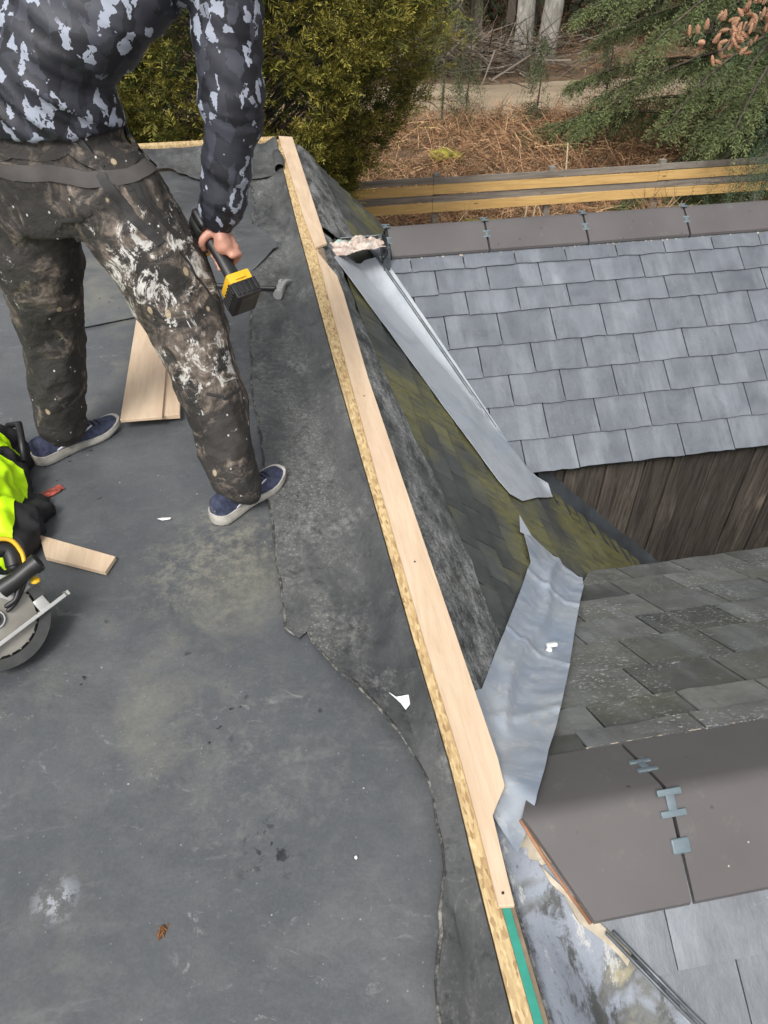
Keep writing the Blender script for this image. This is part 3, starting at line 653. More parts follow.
def clip_at(tile, a0, z0, k, b, sgn, dist, kind, scale=1.):
    l = math.hypot(1, k); ed = (Av*sgn - Zv*k).normalized() if k else Av; n = (Av*sgn*k + Zv)/l
    if dist == 0: ed = Av*1; n = Zv
    c = W(a0, b, z0+.022) + ed*dist + n*.003
    bm = BM(); s = scale
    if kind == 'H':   # I-shaped clip: two cross bars and a waist
        fbox(bm, c - ed*.022*s + n*.004, Bv, ed, n, (.055*s, .014*s, .008*s), .002)
        fbox(bm, c + ed*.022*s + n*.004, Bv, ed, n, (.058*s, .014*s, .008*s), .002)
        fbox(bm, c + n*.0035, Bv, ed, n, (.02*s, .034*s, .007*s), .002)
    else:
        fbox(bm, c + n*.004, Bv, ed, n, (.042*s, .032*s, .010*s), .004, 3)
    obj('ridge_clip', bm, M['clip'], tile, smooth=40)
def joint_fill(tile, a0, z0, k, b, leg):
    bm = BM(); l = math.hypot(1, k)
    for sg in (-1, 1):
        p0 = W(a0, b, z0+.008); p1 = W(a0+sg*leg*.97/l, b, z0+.006-k*leg*.97/l)
        d = p1-p0; e = d.normalized(); n = (Av*sg*k+Zv)/l
        fbox(bm, (p0+p1)/2, Bv, e, n, (.012, d.length, .012))
    obj('joint_gasket', bm, M['dark'], tile)
# far ridge
bnd = [.40, .945, 1.512, 2.113, 2.70, 3.29]
lab = ['first from the left along the far ridge, its left end by the lead valley', 'second from the left along the far ridge', 'third from the left along the far ridge', 'fourth from the left along the far ridge, cut by the photo edge', 'fifth along the far ridge, beyond the photo edge']
for i in range(5):
    t = ridge_tile(4.0, -.03+.01, .75, bnd[i]+.006, bnd[i+1]-.006, .185, 'brown-grey angular ridge tile, ' + lab[i])
    jb = bnd[i]
    joint_fill(t, 4.0, -.02, .75, jb, .185)
    for dist, kd in ((0,'H'), (.085,'H')): clip_at(t, 4.0, -.02-.000, .75, jb, -1, dist, kd, .72)
bm = BM(); abox(bm, 3.84, 3.87, .36, .40, -.20, .0)
# near ridge
t1 = ridge_tile(.667, .097, .67, .075, .383, .215, 'large mitred brown-grey ridge tile nearest the kerb on the near ridge', cut=.105, thick=.016, up=.02)
t2 = ridge_tile(.667, .097, .67, .391, .97, .215, 'brown-grey ridge tile right of the clipped joint on the near ridge', thick=.016, up=.02)
t3 = ridge_tile(.667, .097, .67, .978, 1.56, .215, 'second full ridge tile of the near ridge, outside the photo', thick=.016, up=.02)
t4 = ridge_tile(.667, .097, .67, 1.568, 2.15, .215, 'third full ridge tile of the near ridge, outside the photo', thick=.016, up=.02)
t5 = ridge_tile(.667, .097, .67, 2.158, 3.2, .215, 'end ridge tile of the near ridge, outside the photo', thick=.016, up=.02)
for t, jb in ((t2,.387),(t3,.974),(t4,1.564),(t5,2.154)):
    joint_fill(t, .667, .093, .67, jb, .215)
    clip_at(t, .667, .097, .67, jb, -1, .022, 'H', .95); clip_at(t, .667, .097, .67, jb, -1, .105, 'pad', .95); clip_at(t, .667, .097, .67, jb, 1, .10, 'H', .85)
# mortar and timber under the mitred end
bm = BM(); tube(bm, [W(.668,.0735,.103), W(.60,.1085,.062), W(.492,.1765,-.012)], .0042, 6); obj('tile_raw_edge', bm, M['terra'], house, smooth=180)
def lump(bm, c, r, seed, sx=1, sy=1, sz=.6, amp=.35, fr=None, sub=3):
    t = BM(); bmesh.ops.create_icosphere(t, subdivisions=sub, radius=1)
    for v in t.verts:
        d = v.co.copy(); k = 1 + amp*mn.fractal(d*1.7+Vector((seed, 0, 0)), .9, 2.1, 3)
        v.co = Vector((d.x*sx*r*k, d.y*sy*r*k, d.z*sz*r*k)) + Vector(c)
    merge(bm, t)
r = random.Random(3)
def bead(pts, rad, n_=40, sd=0, sq=(1,1)):
    P = [Vector(p) for p in pts]; out = []; rr = []
    for i in range(n_+1):
        t = i/n_*(len(P)-1); j = min(int(t), len(P)-2); p = P[j].lerp(P[j+1], t-j); k_ = mn.noise(Vector((i*.9, sd, 0)))
        out.append(p + Vector((mn.noise(Vector((i*.7, sd, 5))), mn.noise(Vector((i*.7, sd, 9))), 0))*rad*.6); rr.append(rad*(1+.7*k_))
    bm = BM(); tube(bm, out, rr, 8, sq=sq); return bm
sheet('mortar_bed', jag([(.655,.066),(.60,.095),(.50,.152),(.455,.205),(.42,.235),(.44,.25),(.50,.215),(.62,.125),(.67,.085)], .03, .006, 12), lambda a, b: max(Hmain(a, b), Hnear(a, b)-.022)+.016, M['mortar'], house, .012, .006, .008, 30, .010)
obj('mortar_bed', bead([W(3.862,.42,Hfar(3.862,1)+.006), W(3.862,3.2,Hfar(3.862,1)+.006)], .010, 260, 2), M['mortar'], house, smooth=180)
obj('mortar_bed', bead([W(.858,.22,Hnear(.858,1)+.012), W(.858,3.1,Hnear(.858,1)+.012)], .004, 260, 3), M['mortar'], house, smooth=180)
for i in range(2):
  bm = BM(); tube(bm, [W(2.905-.0, 1.32+i*.07, Hmain(2.9,1.32+i*.07)+.05), W(2.87, 1.31+i*.07, Hmain(2.87,1.31+i*.07)+.02)], .006, 6); obj('flashing_clip', bm, M['silver'], house)
bm = BM(); prism(bm, [(.50,-.03),(.84,-.03),(.67,.082)], lambda p: W(p[0], .09+.6*abs(p[0]-.67), p[1]), lambda p: W(p[0], .45, p[1])); obj('ridge_packing', bm, M['stain'], house)
# crumpled sheeting at the junction
def crumple(name, c, dims, seed, mat, label, cat, amp=.5, rot=0, freq=2.2, flat=True):
    bm = BM(); n = 28
    vs_ = [[None]*(n+1) for _ in range(n+1)]
    ca, sa = math.cos(rot), math.sin(rot)
    for j in range(n+1):
        for i in range(n+1):
            u, w = i/n*2-1, j/n*2-1
            ed = 1+.25*mn.noise(Vector((u*2, w*2, seed)))
            x, y = u*dims[0]*ed, w*dims[1]*ed
            q = Vector((u*freq, w*freq, seed*1.3))
            z = dims[2]*(abs(mn.noise(q))*1.6 + abs(mn.noise(q*2.3))*.8)*(1-.6*max(abs(u), abs(w))**3)
            x += amp*.3*dims[0]*mn.noise(q*1.5+Vector((9,0,0))); y += amp*.3*dims[1]*mn.noise(q*1.5+Vector((0,9,0)))
            p = Vector((x*ca-y*sa, x*sa+y*ca, z)); vs_[j][i] = bm.verts.new(p + Vector(c))
    for j in range(n):
        for i in range(n): bm.faces.new([vs_[j][i], vs_[j][i+1], vs_[j+1][i+1], vs_[j+1][i]])
    bmesh.ops.recalc_face_normals(bm, faces=bm.faces); bmesh.ops.solidify(bm, geom=bm.faces[:], thickness=.002)
    o = obj(name, bm, mat, smooth=45); tag(o, label, cat); return o
crumple('crumpled_sheeting', W(3.77,.19,.0), (.15,.075,.038), 3, M['rag'], 'crumpled pinkish sheeting stuffed where the far ridge meets the kerb', 'sheeting', rot=.45, amp=.35, freq=1.5)
bm = BM(); tube(bm, [W(3.69,.33,-.03), W(3.78,.36,-.05), W(3.9,.37,.0)], .012, 6)
obj('torn_membrane_edge', bm, M['dark'], house, smooth=180)
bm = BM(); abox(bm, 3.80, 3.995, .352, .388, -.16, -.03); obj('end_flashing', bm, M['rim'], house)
# ------------------------------------------------------------------ remeshed soft forms
DG = bpy.context.evaluated_depsgraph_get
def soft(build, voxel, smooth_it=4, disp=None):
    bm = BM(); build(bm); me = bpy.data.meshes.new('tmp'); bmesh.ops.recalc_face_normals(bm, faces=bm.faces); bm.to_mesh(me); bm.free()
    o = bpy.data.objects.new('tmp', me); COL.objects.link(o)
    m = o.modifiers.new('r', 'REMESH'); m.mode = 'VOXEL'; m.voxel_size = voxel
    s = o.modifiers.new('s', 'SMOOTH'); s.factor = .5; s.iterations = smooth_it
    dg = DG(); dg.update(); ev = o.evaluated_get(dg); out = bpy.data.meshes.new_from_object(ev)
    bpy.data.objects.remove(o); bpy.data.meshes.remove(me)
    if disp:
        nrm_ = [v.normal.copy() for v in out.vertices]
        for v, n in zip(out.vertices, nrm_): v.co += n*disp(v.co, n)
    return out
def ell(bm, c, r, rot=None, sub=3):
    t = BM(); bmesh.ops.create_icosphere(t, subdivisions=sub, radius=1)
    for v in t.verts:
        p = Vector((v.co.x*r[0], v.co.y*r[1], v.co.z*r[2]))
        if rot is not None: p = rot @ p
        v.co = p + Vector(c)
    merge(bm, t)
def limb(bm, pts, rad, sq=(1,1), n=20):
    # densify along a smooth path, with rounded ends
    P = [Vector(p) for p in pts]; out = []; rr = []
    for i in range(len(P)-1):
        p0, p1, p2, p3 = P[max(i-1,0)], P[i], P[i+1], P[min(i+2,len(P)-1)]
        for j in range(8):
            t = j/8; t2, t3 = t*t, t*t*t
            out.append(.5*((2*p1)+(p2-p0)*t+(2*p0-5*p1+4*p2-p3)*t2+(3*p1-p0-3*p2+p3)*t3)); rr.append(rad[i]*(1-t)+rad[i+1]*t)
    out.append(P[-1]); rr.append(rad[-1])
    tube(bm, out, rr, n, sq=sq)
    ell(bm, P[0], (rad[0]*.97,)*3, sub=2); ell(bm, P[-1], (rad[-1]*.97,)*3, sub=2)
def loft(bm, secs, n=32):
    rings = []
    for (c, rx, ry, ang) in secs:
        ca, sa = math.cos(ang), math.sin(ang)
        rings.append([bm.verts.new(Vector(c)+Vector((rx*math.cos(t)*ca-ry*math.sin(t)*sa, rx*math.cos(t)*sa+ry*math.sin(t)*ca, 0))) for t in [2*math.pi*i/n for i in range(n)]])
    for i in range(len(rings)-1):
        for k in range(n): bm.faces.new([rings[i][k], rings[i][(k+1) % n], rings[i+1][(k+1) % n], rings[i+1][k]])
    bm.faces.new(rings[0][::-1]); bm.faces.new(rings[-1])
# ------------------------------------------------------------------ the man
PO = Vector((-.76, 1.97, 0))
man = empty('person', PO, 'man in grey camouflage top and paint-spattered trousers standing on the flat roof, holding a drill', 'person')
RH, LH = Vector((-.725,2.04,.90)), Vector((-.955,2.10,.90))
RK, LK = Vector((-.545,1.955,.50)), Vector((-1.03,2.12,.43))
RA, LA = Vector((-.455,1.80,.085)), Vector((-1.085,2.10,.085))
SHR, SHL = Vector((-.385,2.08,1.365)), Vector((-.84,2.13,1.40))
ELR, WRR = Vector((-.372,2.04,1.08)), Vector((-.437,2.03,.815))
ELL, WRL = Vector((-1.10,2.20,1.14)), Vector((-1.06,2.46,1.08))
G0 = Vector((-.47,2.03,.768)); G1 = G0 + Vector((.5,-.62,-.6)).normalized()*.125       # drill grip axis
def body(bm):
    loft(bm, [((-.84,2.07,.80),.13,.10,-.1), ((-.84,2.07,.95),.15,.11,-.1), ((-.82,2.07,1.1),.14,.10,-.1), ((-.72,2.09,1.28),.17,.11,-.1), ((-.64,2.1,1.40),.16,.09,-.1), ((-.63,2.11,1.46),.07,.06,0)])
    limb(bm, [RH, RK, RA, RA+Vector((0,0,-.04))], [.085,.055,.026,.022]); limb(bm, [LH, LK, LA, LA+Vector((0,0,-.04))], [.085,.055,.026,.022])
    limb(bm, [RA+Vector((0,0,-.035)), RA+Vector((.05,.07,-.045))], [.026,.022]); limb(bm, [LA+Vector((0,0,-.035)), LA+Vector((.06,.06,-.045))], [.026,.022])
    limb(bm, [SHR, ELR, WRR], [.055,.042,.028]); limb(bm, [SHL, ELL, WRL], [.055,.042,.028])
    limb(bm, [(-.63,2.11,1.42), (-.61,2.16,1.54)], [.06,.058])
    ell(bm, (-.595,2.20,1.635), (.076,.096,.115)); ell(bm, (-.575,2.245,1.59), (.055,.06,.07))
    ell(bm, (-.562,2.30,1.625), (.014,.022,.022)); ell(bm, (-.675,2.185,1.63), (.012,.022,.033)); ell(bm, (-.517,2.205,1.63), (.012,.022,.033))
    ell(bm, (-.57,2.29,1.585), (.026,.012,.010)); ell(bm, (-.595,2.275,1.655), (.05,.02,.012))
    # right hand closed round the drill grip
    g = (G1-G0).normalized(); u = Vector((.75,-.6,.0)); u = (u-g*u.dot(g)).normalized(); v = g.cross(u)
    if v.y < 0: v = -v
    pc = G0 + g*.005
    limb(bm, [WRR, WRR+Vector((-.002,0,-.02)), pc+u*.028+g*.035], [.030,.031,.028], sq=(1.15,.75))
    for i in range(4):
        b_ = pc + g*(.004+.0215*i) ; ln_ = [1,1.06,1,.85][i]
        limb(bm, [b_+u*.03+v*.008, b_+u*.036*1+v*.034*ln_, b_+u*.006+v*.044*ln_, b_-u*.026+v*.026, b_-u*.03+v*.002], [.0115,.0098,.0092,.0085,.0075], n=10)
    limb(bm, [WRR+Vector((-.01,-.005,-.015)), pc-g*.012-v*.012+u*.022, pc-g*.004-v*.03-u*.004, pc+g*.006-v*.016-u*.028], [.017,.0135,.011,.009], n=10)
    # left hand, relaxed
    d = (WRL-ELL).normalized(); x = d.cross(Zv).normalized(); 
    limb(bm, [WRL, WRL+d*.05, WRL+d*.085], [.028,.032,.03], sq=(1.2,.6))
    for i in range(4):
        s = (i-1.5)*.021; L_ = [.07,.08,.075,.058][i]; limb(bm, [WRL+d*.085+x*s, WRL+d*(.085+L_*.55)+x*s*1.1-Zv*.008, WRL+d*(.085+L_)+x*s*1.05-Zv*.03], [.0095,.0088,.0075], n=10)
    limb(bm, [WRL+d*.03+x*.02, WRL+d*.06+x*.05-Zv*.012, WRL+d*.09+x*.055-Zv*.025], [.014,.011,.009], n=10)
me = soft(body, .0055, 3)
bd = link_mesh('body', me, M['skin'], man, smooth=180)
def fold(p, seed, fx, fz, amp):
    q = Vector((p.x*fx, p.y*fx, p.z*fz + .35*math.sin(p.x*9+seed)))
    n = mn.noise(q+Vector((seed, seed*.7, 0))); n2 = mn.noise(q*2.2+Vector((0, seed, 3)))
    return amp*((1-abs(n)*2.2)*.75 + (1-abs(n2)*2.2)*.25 - .35)
def tr(bm):
    loft(bm, [((-.84,2.075,.80),.165,.135,-.15), ((-.845,2.075,.88),.195,.145,-.15), ((-.845,2.075,.97),.19,.135,-.12), ((-.842,2.075,1.06),.182,.128,-.1), ((-.84,2.075,1.085),.176,.122,-.1)])
    limb(bm, [RH+Vector((.01,0,.0)), RH.lerp(RK,.45)+Vector((.02,0,0)), RK+Vector((0,.0,.03)), RK.lerp(RA,.5)+Vector((.01,-.005,0)), RA+Vector((0,0,.05)), RA+Vector((0.008,.003,.008))], [.135,.128,.108,.088,.074,.072])
    limb(bm, [LH+Vector((-.0,0,0)), LH.lerp(LK,.45), LK+Vector((0,0,.02)), LK.lerp(LA,.5), LA+Vector((0,0,.05)), LA+Vector((.0,.003,.012))], [.13,.118,.095,.084,.074,.072])
def trd(p, n):
    z = p.z; s = 3 if p.x > -.8 else 8
    am = .008 + .005*math.exp(-((z-.5)/.14)**2) + .007*math.exp(-((z-.17)/.08)**2)
    if z > .93: am *= max(.15, 1-(z-.93)/.06)
    w_ = mn.noise(Vector((p.x*4, p.y*4, z*4+s)))
    f = fold(Vector((p.x, p.y, p.z + (p.x+.8)*.9*(1 if s == 3 else -1) + .10*w_)), s, 6.5, 8.5, am)
    q = Vector((p.x*9+z*5, p.y*9, z*7-p.x*4+s)); f += .006*(1-abs(mn.noise(q))*2.6)
    f += .012*mn.noise(Vector((p.x*6, p.y*6, p.z*3.5+s)))
    f += .002*mn.noise(p*55)
    return f
me = soft(tr, .0075, 6, trd)
trs = link_mesh('trousers', me, M['trouser'], man, smooth=180)
def sh(bm):
    loft(bm, [((-.842,2.072,1.045),.192,.142,-.12), ((-.836,2.07,1.09),.195,.147,-.12), ((-.80,2.07,1.16),.195,.148,-.12), ((-.755,2.075,1.22),.21,.15,-.12), ((-.70,2.09,1.29),.235,.145,-.12), ((-.645,2.1,1.37),.24,.13,-.1), ((-.63,2.11,1.44),.17,.10,-.1), ((-.625,2.12,1.475),.075,.07,0), ((-.622,2.125,1.50),.066,.064,0)])
    limb(bm, [SHR+Vector((-.06,.01,.01)), SHR+Vector((.02,0,-.03)), SHR.lerp(ELR,.5)+Vector((.01,0,0)), ELR, ELR.lerp(WRR,.5), WRR+Vector((0,0,.02))], [.085,.088,.082,.077,.066,.053], sq=(1.,1.))
    limb(bm, [SHL+Vector((.06,0,.01)), SHL, SHL.lerp(ELL,.5), ELL, ELL.lerp(WRL,.5), WRL-(WRL-ELL).normalized()*.02], [.085,.085,.078,.07,.06,.045])
def shd(p, n):
    arm = p.x > -.47 and p.z < 1.34
    if arm:
        am = .007 + .010*math.exp(-((p.z-1.08)/.07)**2) + .006*math.exp(-((p.z-.87)/.05)**2)
        return fold(p + Vector((0,0,p.x*.5)), 5, 3., 16., am) + .006*mn.noise(p*9)
    am = .011 + .014*math.exp(-((p.z-1.12)/.06)**2)
    q = Vector((p.x, p.y, p.z + (p.x+.85)*.65))
    return fold(q, 2, 2.4, 13., am) + .008*mn.noise(p*6)
me = soft(sh, .0075, 5, shd)
shirt = link_mesh('camouflage_top', me, M['camo'], man, smooth=180)
# ribbed cuff and waistband: patches lifted off the clothes
def patch(src, pred, off, name, mat, parent, smooth=180, thick=.003):
    org = ORI[src]; me = src.data
    keep = [p for p in me.polygons if pred(Vector(p.center)+org)]
    idx = {}; vs_ = []; fs = []
    for p in keep:
        f = []
        for vi in p.vertices:
            if vi not in idx: idx[vi] = len(vs_); v = me.vertices[vi]; vs_.append(v.co + v.normal*off + org)
            f.append(idx[vi])
        fs.append(f)
    bm = BM(); bv = [bm.verts.new(v) for v in vs_]
    for f in fs: bm.faces.new([bv[i] for i in f])
    bmesh.ops.solidify(bm, geom=bm.faces[:], thickness=-thick)
    return obj(name, bm, mat, parent, smooth=smooth)
from mathutils.bvhtree import BVHTree
def ribbon(src, pts, width, off, name, mat, parent, n=24, thick=.003, closed=False):
    org = ORI[src]; me = src.data; bv = BVHTree.FromPolygons([v.co+org for v in me.vertices], [tuple(p.vertices) for p in me.polygons])
    P = [Vector(p) for p in pts]; S = []
    for i in range(len(P)-1):
        for j in range(n): S.append(P[i].lerp(P[i+1], j/n))
    S.append(P[-1]); C_ = []
    for p in S:
        c, nr, _, _ = bv.find_nearest(p); C_.append((c, nr))
    C2 = []
    for i in range(len(C_)):
        lo, hi = max(0, i-2), min(len(C_), i+3); C2.append((sum((c for c, _ in C_[lo:hi]), Vector())/(hi-lo), sum((q for _, q in C_[lo:hi]), Vector()).normalized()))
    bm = BM(); L_ = []
    for i, (c, nr) in enumerate(C2):
        t = (C2[min(i+1, len(C2)-1)][0]-C2[max(i-1, 0)][0]).normalized(); sd = nr.cross(t).normalized()*width/2
        L_.append([bm.verts.new(c+sd*k_+nr*h_) for k_, h_ in ((-1,-.006),(-.94,off*.6),(0,off*.6+.001),(.94,off*.6),(1,-.006))])
    for i in range(len(L_)-1):
        for k_ in range(4): bm.faces.new([L_[i][k_], L_[i+1][k_], L_[i+1][k_+1], L_[i][k_+1]])
    return obj(name, bm, mat, parent, smooth=35)
ring = [(-.84+.30*math.cos(t), 2.075+.25*math.sin(t), .985+.02*math.cos(t)) for t in np.linspace(0, 2*math.pi, 13)]
ribbon(trs, ring, .040, .004, 'waistband', M['belt'], man, n=8)
ribbon(trs, [(x, y, z+.05) for x, y, z in ring], .035, .003, 'waistband', M['trouser'], man, n=8)
ribbon(trs, [(-.73,1.90,1.05), (-.69,1.90,.98), (-.63,1.90,.88), (-.575,1.92,.80)], .026, .005, 'pocket_binding', M['strap'], man)
ribbon(trs, [(-.60,1.9,.985), (-.565,1.93,.88), (-.545,1.95,.80)], .016, .003, 'pocket_binding', M['strap'], man)
ribbon(trs, [(-.86,1.8,.825), (-.80,1.8,.855), (-.74,1.8,.90)], .010, .002, 'back_pocket_seam', M['strap'], man)
ribbon(trs, [(-.50,1.9,.80), (-.43,1.93,.62), (-.40,1.93,.45), (-.37,1.85,.22)], .008, .001, 'side_seam', M['strap'], man)
ribbon(trs, [(-.50,1.80,.42), (-.44,1.80,.405), (-.39,1.88,.40)], .010, .002, 'knee_pocket_flap', M['strap'], man)
def cutpatch(src, planes, off, name, mat, parent, thick=.003):
    org = ORI[src]; bm = BM(); bm.from_mesh(src.data)
    for v in bm.verts: v.co += org
    for co_, no_ in planes: bmesh.ops.bisect_plane(bm, geom=bm.verts[:]+bm.edges[:]+bm.faces[:], plane_co=co_, plane_no=no_, clear_outer=True)
    bm.normal_update()
    for v, n_ in [(v, v.normal.copy()) for v in bm.verts]: v.co += n_*off
    bmesh.ops.solidify(bm, geom=bm.faces[:], thickness=thick)
    return obj(name, bm, mat, parent, smooth=60)
# hair
bm = BM(); ell(bm, (-.60,2.185,1.665), (.082,.10,.10), sub=4)
for v in bm.verts: v.co += (v.co-Vector((-.60,2.185,1.665)))*.04*mn.noise(v.co*60)
bmesh.ops.bisect_plane(bm, geom=bm.verts[:]+bm.edges[:]+bm.faces[:], plane_co=(-.59,2.25,1.66), plane_no=(.1,.75,-.66), clear_outer=True)
obj('hair', bm, M['hair'], man, smooth=180)
# shoes
def shoe(heel, toe, label):
    heel, toe = Vector(heel), Vector(toe); d = (toe-heel); L = d.length; d.normalize(); x = d.cross(Zv).normalized()
    if x.x < 0: x = -x
    W_ = lambda s: .037 + .010*math.exp(-((s-.7)/.16)**2) - .004*math.exp(-((s-.42)/.12)**2) if True else 0
    def width(s):
        e = 1.0
        if s < .12: e = math.sqrt(max(0, 1-((.12-s)/.12)**2))
        if s > .82: e = math.sqrt(max(0, 1-((s-.82)/.18)**2))
        return W_(s)*max(e, .12)
    S = [0,.015,.04,.08,.12,.2,.3,.4,.5,.6,.7,.78,.86,.92,.96,.985,1]
    def spring(s): return .018*smoothstep(s, .75, 1.) + .004*(1-smoothstep(s, 0, .1))
    bm = BM(); n = 20; rings = []
    for s in S:
        w = width(s)+.006; c = heel + d*(s*L); h0 = spring(s); h1 = .030+.010*(1-smoothstep(s,.2,.7)) + h0*.8
        rings.append([bm.verts.new(c + x*(w*k_) + Zv*z_) for k_, z_ in ((-.85,h0+.002),(-.98,h0+.008),(-1,h1*.6+h0*.3),(-.96,h1),(.96,h1),(1,h1*.6+h0*.3),(.98,h0+.008),(.85,h0+.002))])
    m = 8
    for i in range(len(rings)-1):
        for k in range(m): bm.faces.new([rings[i][k], rings[i][(k+1) % m], rings[i+1][(k+1) % m], rings[i+1][k]])
    bm.faces.new(rings[0][::-1]); bm.faces.new(rings[-1])
    ubm = BM(); rings = []; hgt = [.085,.09,.094,.096,.096,.094,.092,.09,.082,.070,.060,.053,.047,.042,.038,.034,.028]
    for s, h in zip(S, hgt):
        w = width(s)+.001; c = heel + d*(s*L*.985+.003); z0 = .026 + spring(s)*.8; h = h + spring(s)*.4
        rings.append([ubm.verts.new(c + x*(w*(math.copysign(abs(math.cos(t))**.75, math.cos(t)))*(1-.22*max(0, math.sin(t)))) + Zv*(z0 + (h-z0)*max(0, math.sin(t))**.8)) for t in [math.pi*i/n for i in range(n+1)]])
    for i in range(len(rings)-1):
        for k in range(n): ubm.faces.new([rings[i][k], rings[i][k+1], rings[i+1][k+1], rings[i+1][k]])
    ubm.faces.new(rings[0][::-1]); ubm.faces.new(rings[-1])
    up = obj('shoe', ubm, M['navy'], man, smooth=60); up['label'] = label
    so = obj('sole', bm, M['sole'], up, smooth=50)
    bm = BM()   # pale curved stripe on the outer side
    for sd in (-1, 1):
        pts = []
        for i in range(9):
            t = i/8; s = .22+.42*t; z = .046 + .034*t**1.6; pts.append(heel + d*(s*L) + x*(sd*(width(s)+.0035)*(1-.12*t)) + Zv*z)
        tube(bm, pts, [.003,.006,.008,.008,.0075,.0065,.0055,.0045,.003], 6, sq=(.35,1))
    obj('shoe_stripe', bm, M['stripe'], up, smooth=180)
    bm = BM()
    for i in range(5):
        s = .52+.06*i; w = width(s)*.45; h = np.interp(s, S, hgt)+.003
        c = heel + d*(s*L); tube(bm, [c-x*w+Zv*(h-.004), c+Zv*h, c+x*w+Zv*(h-.004)], .0022, 6)
    obj('laces', bm, M['darkmatt'], up, smooth=180)
shoe((-1.175,2.012,0), (-.950,2.245,0), 'left navy trainer, pointing away from the camera')
shoe((-.525,1.718,0), (-.335,1.955,0), 'right navy trainer, spotted with paint')
# ------------------------------------------------------------------ cordless drill in the right hand
g = (G1-G0).normalized()
fw = Vector((-.42,.6,-.68)); fw = (fw-g*fw.dot(g)).normalized(); sd = g.cross(fw).normalized()
drill = empty('cordless_drill', G0, 'yellow and black cordless drill held in the man\'s right hand, battery downward', 'drill')
bm = BM(); limb(bm, [G0-g*.01, G0.lerp(G1,.5)+fw*-.003, G1+g*.01], [.019,.0175,.019], sq=(1.15,.85), n=14); obj('grip', bm, M['dark'], drill, smooth=180)
bm = BM(); fbox(bm, G0-g*.045+fw*.035, fw, sd, g, (.125,.062,.066), .018, 3); obj('motor_housing', bm, M['guard'], drill, smooth=50)
bm = BM(); fbox(bm, G0-g*.045-fw*.035, fw, sd, g, (.03,.055,.06), .012, 3); obj('end_cap', bm, M['dark'], drill, smooth=50)
bm = BM(); fbox(bm, G0-g*.045+fw*.105, fw, sd, g, (.03,.056,.058), .012, 3); obj('nose_cap', bm, M['yellow'], drill, smooth=50)
bm = BM(); tube(bm, [G0-g*.045+fw*.118, G0-g*.045+fw*.14, G0-g*.045+fw*.165, G0-g*.045+fw*.18], [.024,.024,.019,.01], 16); obj('chuck', bm, M['dark'], drill, smooth=40)
bm = BM(); fbox(bm, G0-g*.002+fw*.024, fw, sd, g, (.012,.014,.028), .004); obj('trigger', bm, M['dark'], drill)
bc = G1 + g*.014 + fw*.004
bm = BM(); fbox(bm, bc+g*.004, fw, sd, g, (.092,.068,.030), .007); obj('battery_foot', bm, M['yellow'], drill, smooth=50)
bb = BM(); fbox(bb, bc+g*.040+fw*.004, fw, sd, g, (.104,.074,.046), .007)
for i in range(6):
    for sg in (-1, 1): fbox(bb, bc+g*.030+fw*(-.038+i*.016)+sd*sg*.038, fw, sd, g, (.008,.005,.03), .0015)
for i in range(5): fbox(bb, bc+g*.038-fw*.049+sd*(-.028+i*.014), fw, sd, g, (.006,.007,.036), .0015)
bat = obj('battery', bb, M['dark'], drill, smooth=40)
bm = BM(); fbox(bm, bc+g*.0635+fw*.004, fw, sd, g, (.08,.046,.002), .0005); obj('battery_label', bm, simple('battery_label', (.045,.04,.035), .5), bat)
bm = BM(); fbox(bm, bc+g*.006-fw*.046, fw, sd, g, (.008,.03,.012), .002); obj('release_button', bm, M['yellow'], bat)
# ------------------------------------------------------------------ hammer
hp = Vector((-.475,3.29,0)); hd = Vector((-1,.10,0)).normalized(); hx = hd.cross(Zv)*-1
ham = empty('claw_hammer', hp, 'claw hammer lying on the flat roof beyond the drill, dark handle with a yellow band', 'hammer')
bm = BM(); limb(bm, [hp+hd*.02+Zv*.02, hp+hd*.15+Zv*.02, hp+hd*.31+Zv*.018], [.009,.009,.014], sq=(1,1.3), n=12); hh = obj('handle', bm, M['dark'], ham, smooth=180)
bm = BM(); tube(bm, [hp+hd*.13+Zv*.02, hp+hd*.165+Zv*.02], .0125, 12); obj('handle_band', bm, M['yellow'], hh, smooth=40)
bm = BM(); tube(bm, [hp+hx*.015+Zv*.024, hp+hx*.035+Zv*.024, hp+hx*.038+Zv*.024, hp+hx*.058+Zv*.024], [.011,.012,.017,.017], 14)
fbox(bm, hp+Zv*.024, hd, hx, Zv, (.026,.04,.026), .004)
for s in (-1, 1): limb(bm, [hp-hx*.015+Zv*.026+hd*s*.004, hp-hx*.045+Zv*.03+hd*(s*.009), hp-hx*.07+Zv*.022+hd*(s*.012-.012)], [.010,.008,.004], n=10)

for v in bm.verts: v.co = (v.co-hp)*1.0 + hp; v.co += (v.co-(hp+Zv*.024))*.25*1
obj('head', bm, M['silver'], ham, smooth=50)
# ------------------------------------------------------------------ boards lying on the roof
def board(name, quad, z0, z1, label, cat, mat='ply', group=None):
    bm = BM(); prism(bm, quad, lambda p: W(p[0], p[1], z0), lambda p: W(p[0], p[1], z1)); bmesh.ops.bevel(bm, geom=bm.edges[:], offset=.001, segments=1, affect='EDGES')
    return tag(obj(name, bm, M[mat]), label, cat, group)
board('plywood_board', [(2.33,-.852),(2.325,-.708),(3.35,-.700),(3.35,-.838)], .0415, .0535, 'upper pale plywood board lying between the man\'s legs', 'board', group='plywood boards between the legs')
board('plywood_board', [(2.36,-.80),(2.35,-.650),(3.20,-.655),(3.20,-.81)], .021, .039, 'lower pale plywood board, peeping out to the right of the one on top of it', 'board', group='plywood boards between the legs')
board('timber_batten', [(2.45,-.85),(2.45,-.70),(2.52,-.70),(2.52,-.85)], .004, .019, 'short batten propping the plywood boards between the man\'s legs', 'batten', 'wood')
